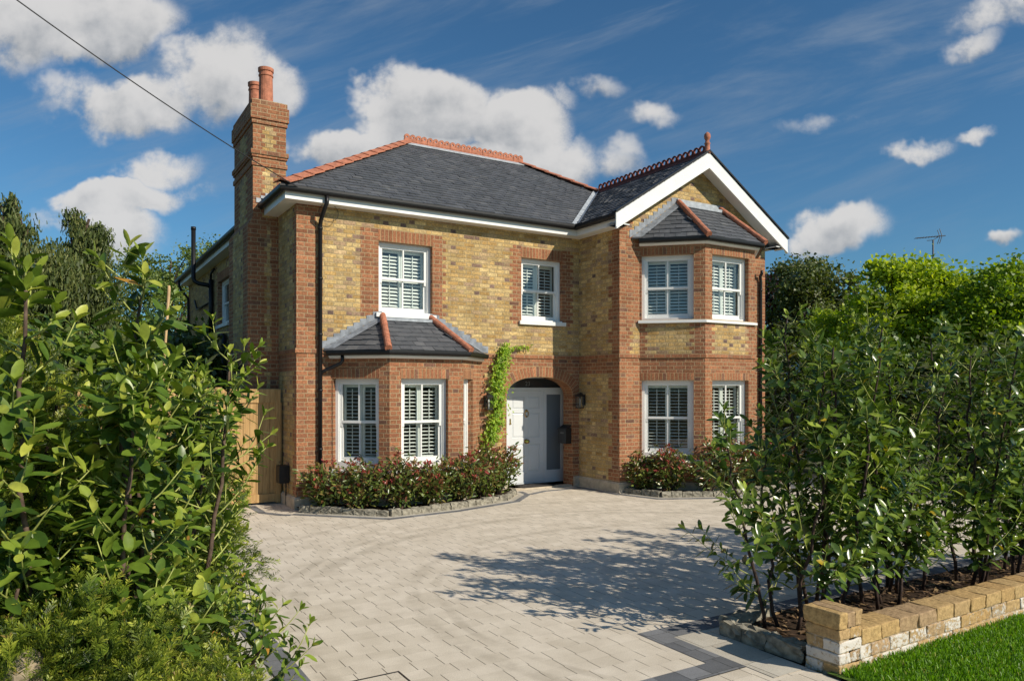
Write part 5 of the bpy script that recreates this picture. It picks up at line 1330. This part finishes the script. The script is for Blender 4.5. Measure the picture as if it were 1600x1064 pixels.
tree('spring_tree', 'lone tree top peeping over the main roof ridge', T(34,826), 0, 0, [(0,0,9.6,.7,1.5),(0,0,11.9,.30,.32),(0,0,11.2,.45,.6)], 2600, 'mid', 47, .16, clump=.25)
tree('weeping_conifer', 'tall drooping conifer at the left edge, taller and wider than its neighbour', T(22,20), 0, 0, [(0,0,2.8,2.2,2.0),(0,0,5.0,1.6,1.5),(-.3,.1,6.6,1.0,.9),(.7,-.4,5.6,1.1,1.0),(-.9,.5,6.0,1.0,1.0),(0,0,7.6,.35,.4)], 17000, 'conifer', 48, .16, droop=True, group='drooping conifers on the left')
tree('weeping_conifer', 'narrow drooping conifer right of the wider one on the left', T(24,132), 0, 0, [(0,0,3.0,1.6,2.0),(0,0,5.2,1.05,1.4),(.1,0,6.8,.6,.9),(-.5,.3,6.2,.6,.7),(.5,-.3,7.2,.35,.45),(-.3,.1,7.5,.3,.4)], 12000, 'conifer', 49, .15, droop=True, group='drooping conifers on the left')
hl = ['clipped dark hedge shrub nearest the gabled wing', 'dark shrub beyond the drive, second from the wing', 'dark shrub beyond the drive, third from the wing', 'dark shrub behind the right laurels, fourth from the wing', 'dark shrub behind the right laurels, farthest from the wing']
for i, (y, h) in enumerate(((14.6,3.6),(12.4,3.2),(10.2,3.1),(8.0,3.0),(5.8,3.0))):
    tree('boundary_shrub', hl[i], (15.9,y,0), 0, 0, [(0,0,1.1,1.0,1.1),(0,.5,h*.55,1.0,h*.4),(.1,-.6,h*.6,.9,h*.38)], 8500, 'olive' if i % 2 else 'mid', 60+i, .12, trunk=.07, cat='shrub', group='shrubs along the far side of the drive', vbias=-.25)
ll = ['dark bush against the fence behind the left hedge', 'dark bush farther left behind the left hedge', 'dark bush at the far left beyond the yews', 'dark bush beyond the fence below the pale tree']
for i, (f, x, h) in enumerate(((15.5,250,3.4),(14,140,3.4),(13,30,3.2),(19,300,4.2))):
    tree('garden_bush', ll[i], T(f,x), 0, 0, [(0,0,1.3,1.5,1.3),(.4,0,h*.6,1.1,h*.35),(-.6,.2,h*.55,1.1,h*.35)], 8000, 'mid' if i % 2 else 'olive', 70+i, .14, trunk=.08, cat='shrub', group='bushes behind the left hedge', vbias=-.15)
# ---- aerial
b = Vector(T(30,1458)); t = thing('television_aerial', tuple(b), 'thin television aerial on a tall mast above the golden tree', 'aerial')
mb = MB(); mb.tube([b, b+Vector((0,0,8.0))], .035, 8); mb.build('mast', 'steel', t)
rt_ = Vector((FY,-FX,0)); mb = MB(); c = b+Vector((0,0,8.1)); mb.tube([c-rt_*.72+Vector((0,0,-.03)), c+rt_*.5+Vector((0,0,.08))], .018, 6); mb.tube([c-rt_*.25+Vector((0,0,-.12)), c+Vector((0,0,-.1)), c+rt_*.22+Vector((0,0,.04))], .014, 6); mb.build('boom', 'steel', t)
mb = MB()
for k in range(9): p = c+rt_*(-.68+.115*k)+Vector((0,0,-.025+.01*k)); q = Vector((FX,FY,0))*.16; mb.tube([p-q, p+q], .008, 4)
for s in (-1, 1): p = c+rt_*.36+Vector((0,0,.06)); mb.tube([p, p+Vector((0,0,s*.30))-rt_*.10], .014, 4); mb.tube([p+Vector((FX,FY,0))*.15, p+Vector((FX,FY,0))*.15+Vector((0,0,s*.28))-rt_*.10], .014, 4)
mb.build('elements', 'steel', t)
lr = np.random.default_rng(77); n = 2600
x = lr.uniform(4.82,12,n); y = lr.uniform(3.5,4.38,n)
o = scatter('leaf_litter', *SMALL, np.stack([x,y,lr.uniform(.062,.085,n)],1), np.stack([lr.normal(0,1,n),lr.normal(0,1,n),lr.normal(0,.15,n)],1), np.stack([lr.normal(0,.25,n),lr.normal(0,.25,n),np.ones(n)],1), lr.uniform(.03,.09,n), lr.uniform(0,1,n), 'litter')
tag(o, 'brown dead leaves scattered on the soil under the right hedge', kind='stuff')
# ---- lawn blades
lr = np.random.default_rng(9); n = 42000
x = lr.uniform(4.7,8.6,n); y = 3.265-np.abs(lr.normal(0,.95,n)); keep = (y > .6); x, y = x[keep], y[keep]; n = len(x)
BL = ([(-.5,0,0),(.5,0,0),(.25,.6,.04),(-.3,.62,.04),(0,1,.14)], None)
scatter('grass', [(-.05,0,0),(.05,0,0),(.03,.6,.05),(-.03,.6,.05)], [(0,1,2,3)], np.stack([x,y,np.full(n,.018)],1), np.stack([lr.normal(0,.45,n),lr.normal(0,.45,n),np.ones(n)],1), lr.normal(0,1,(n,3)), lr.uniform(.045,.10,n), np.where(lr.random(n) < .03, 1, lr.uniform(0,.9,n)), 'grass', smooth=False)
bpy.data.objects['grass']['kind'] = 'stuff'; bpy.data.objects['grass']['label'] = 'short bright green lawn grass in front of the low garden wall'
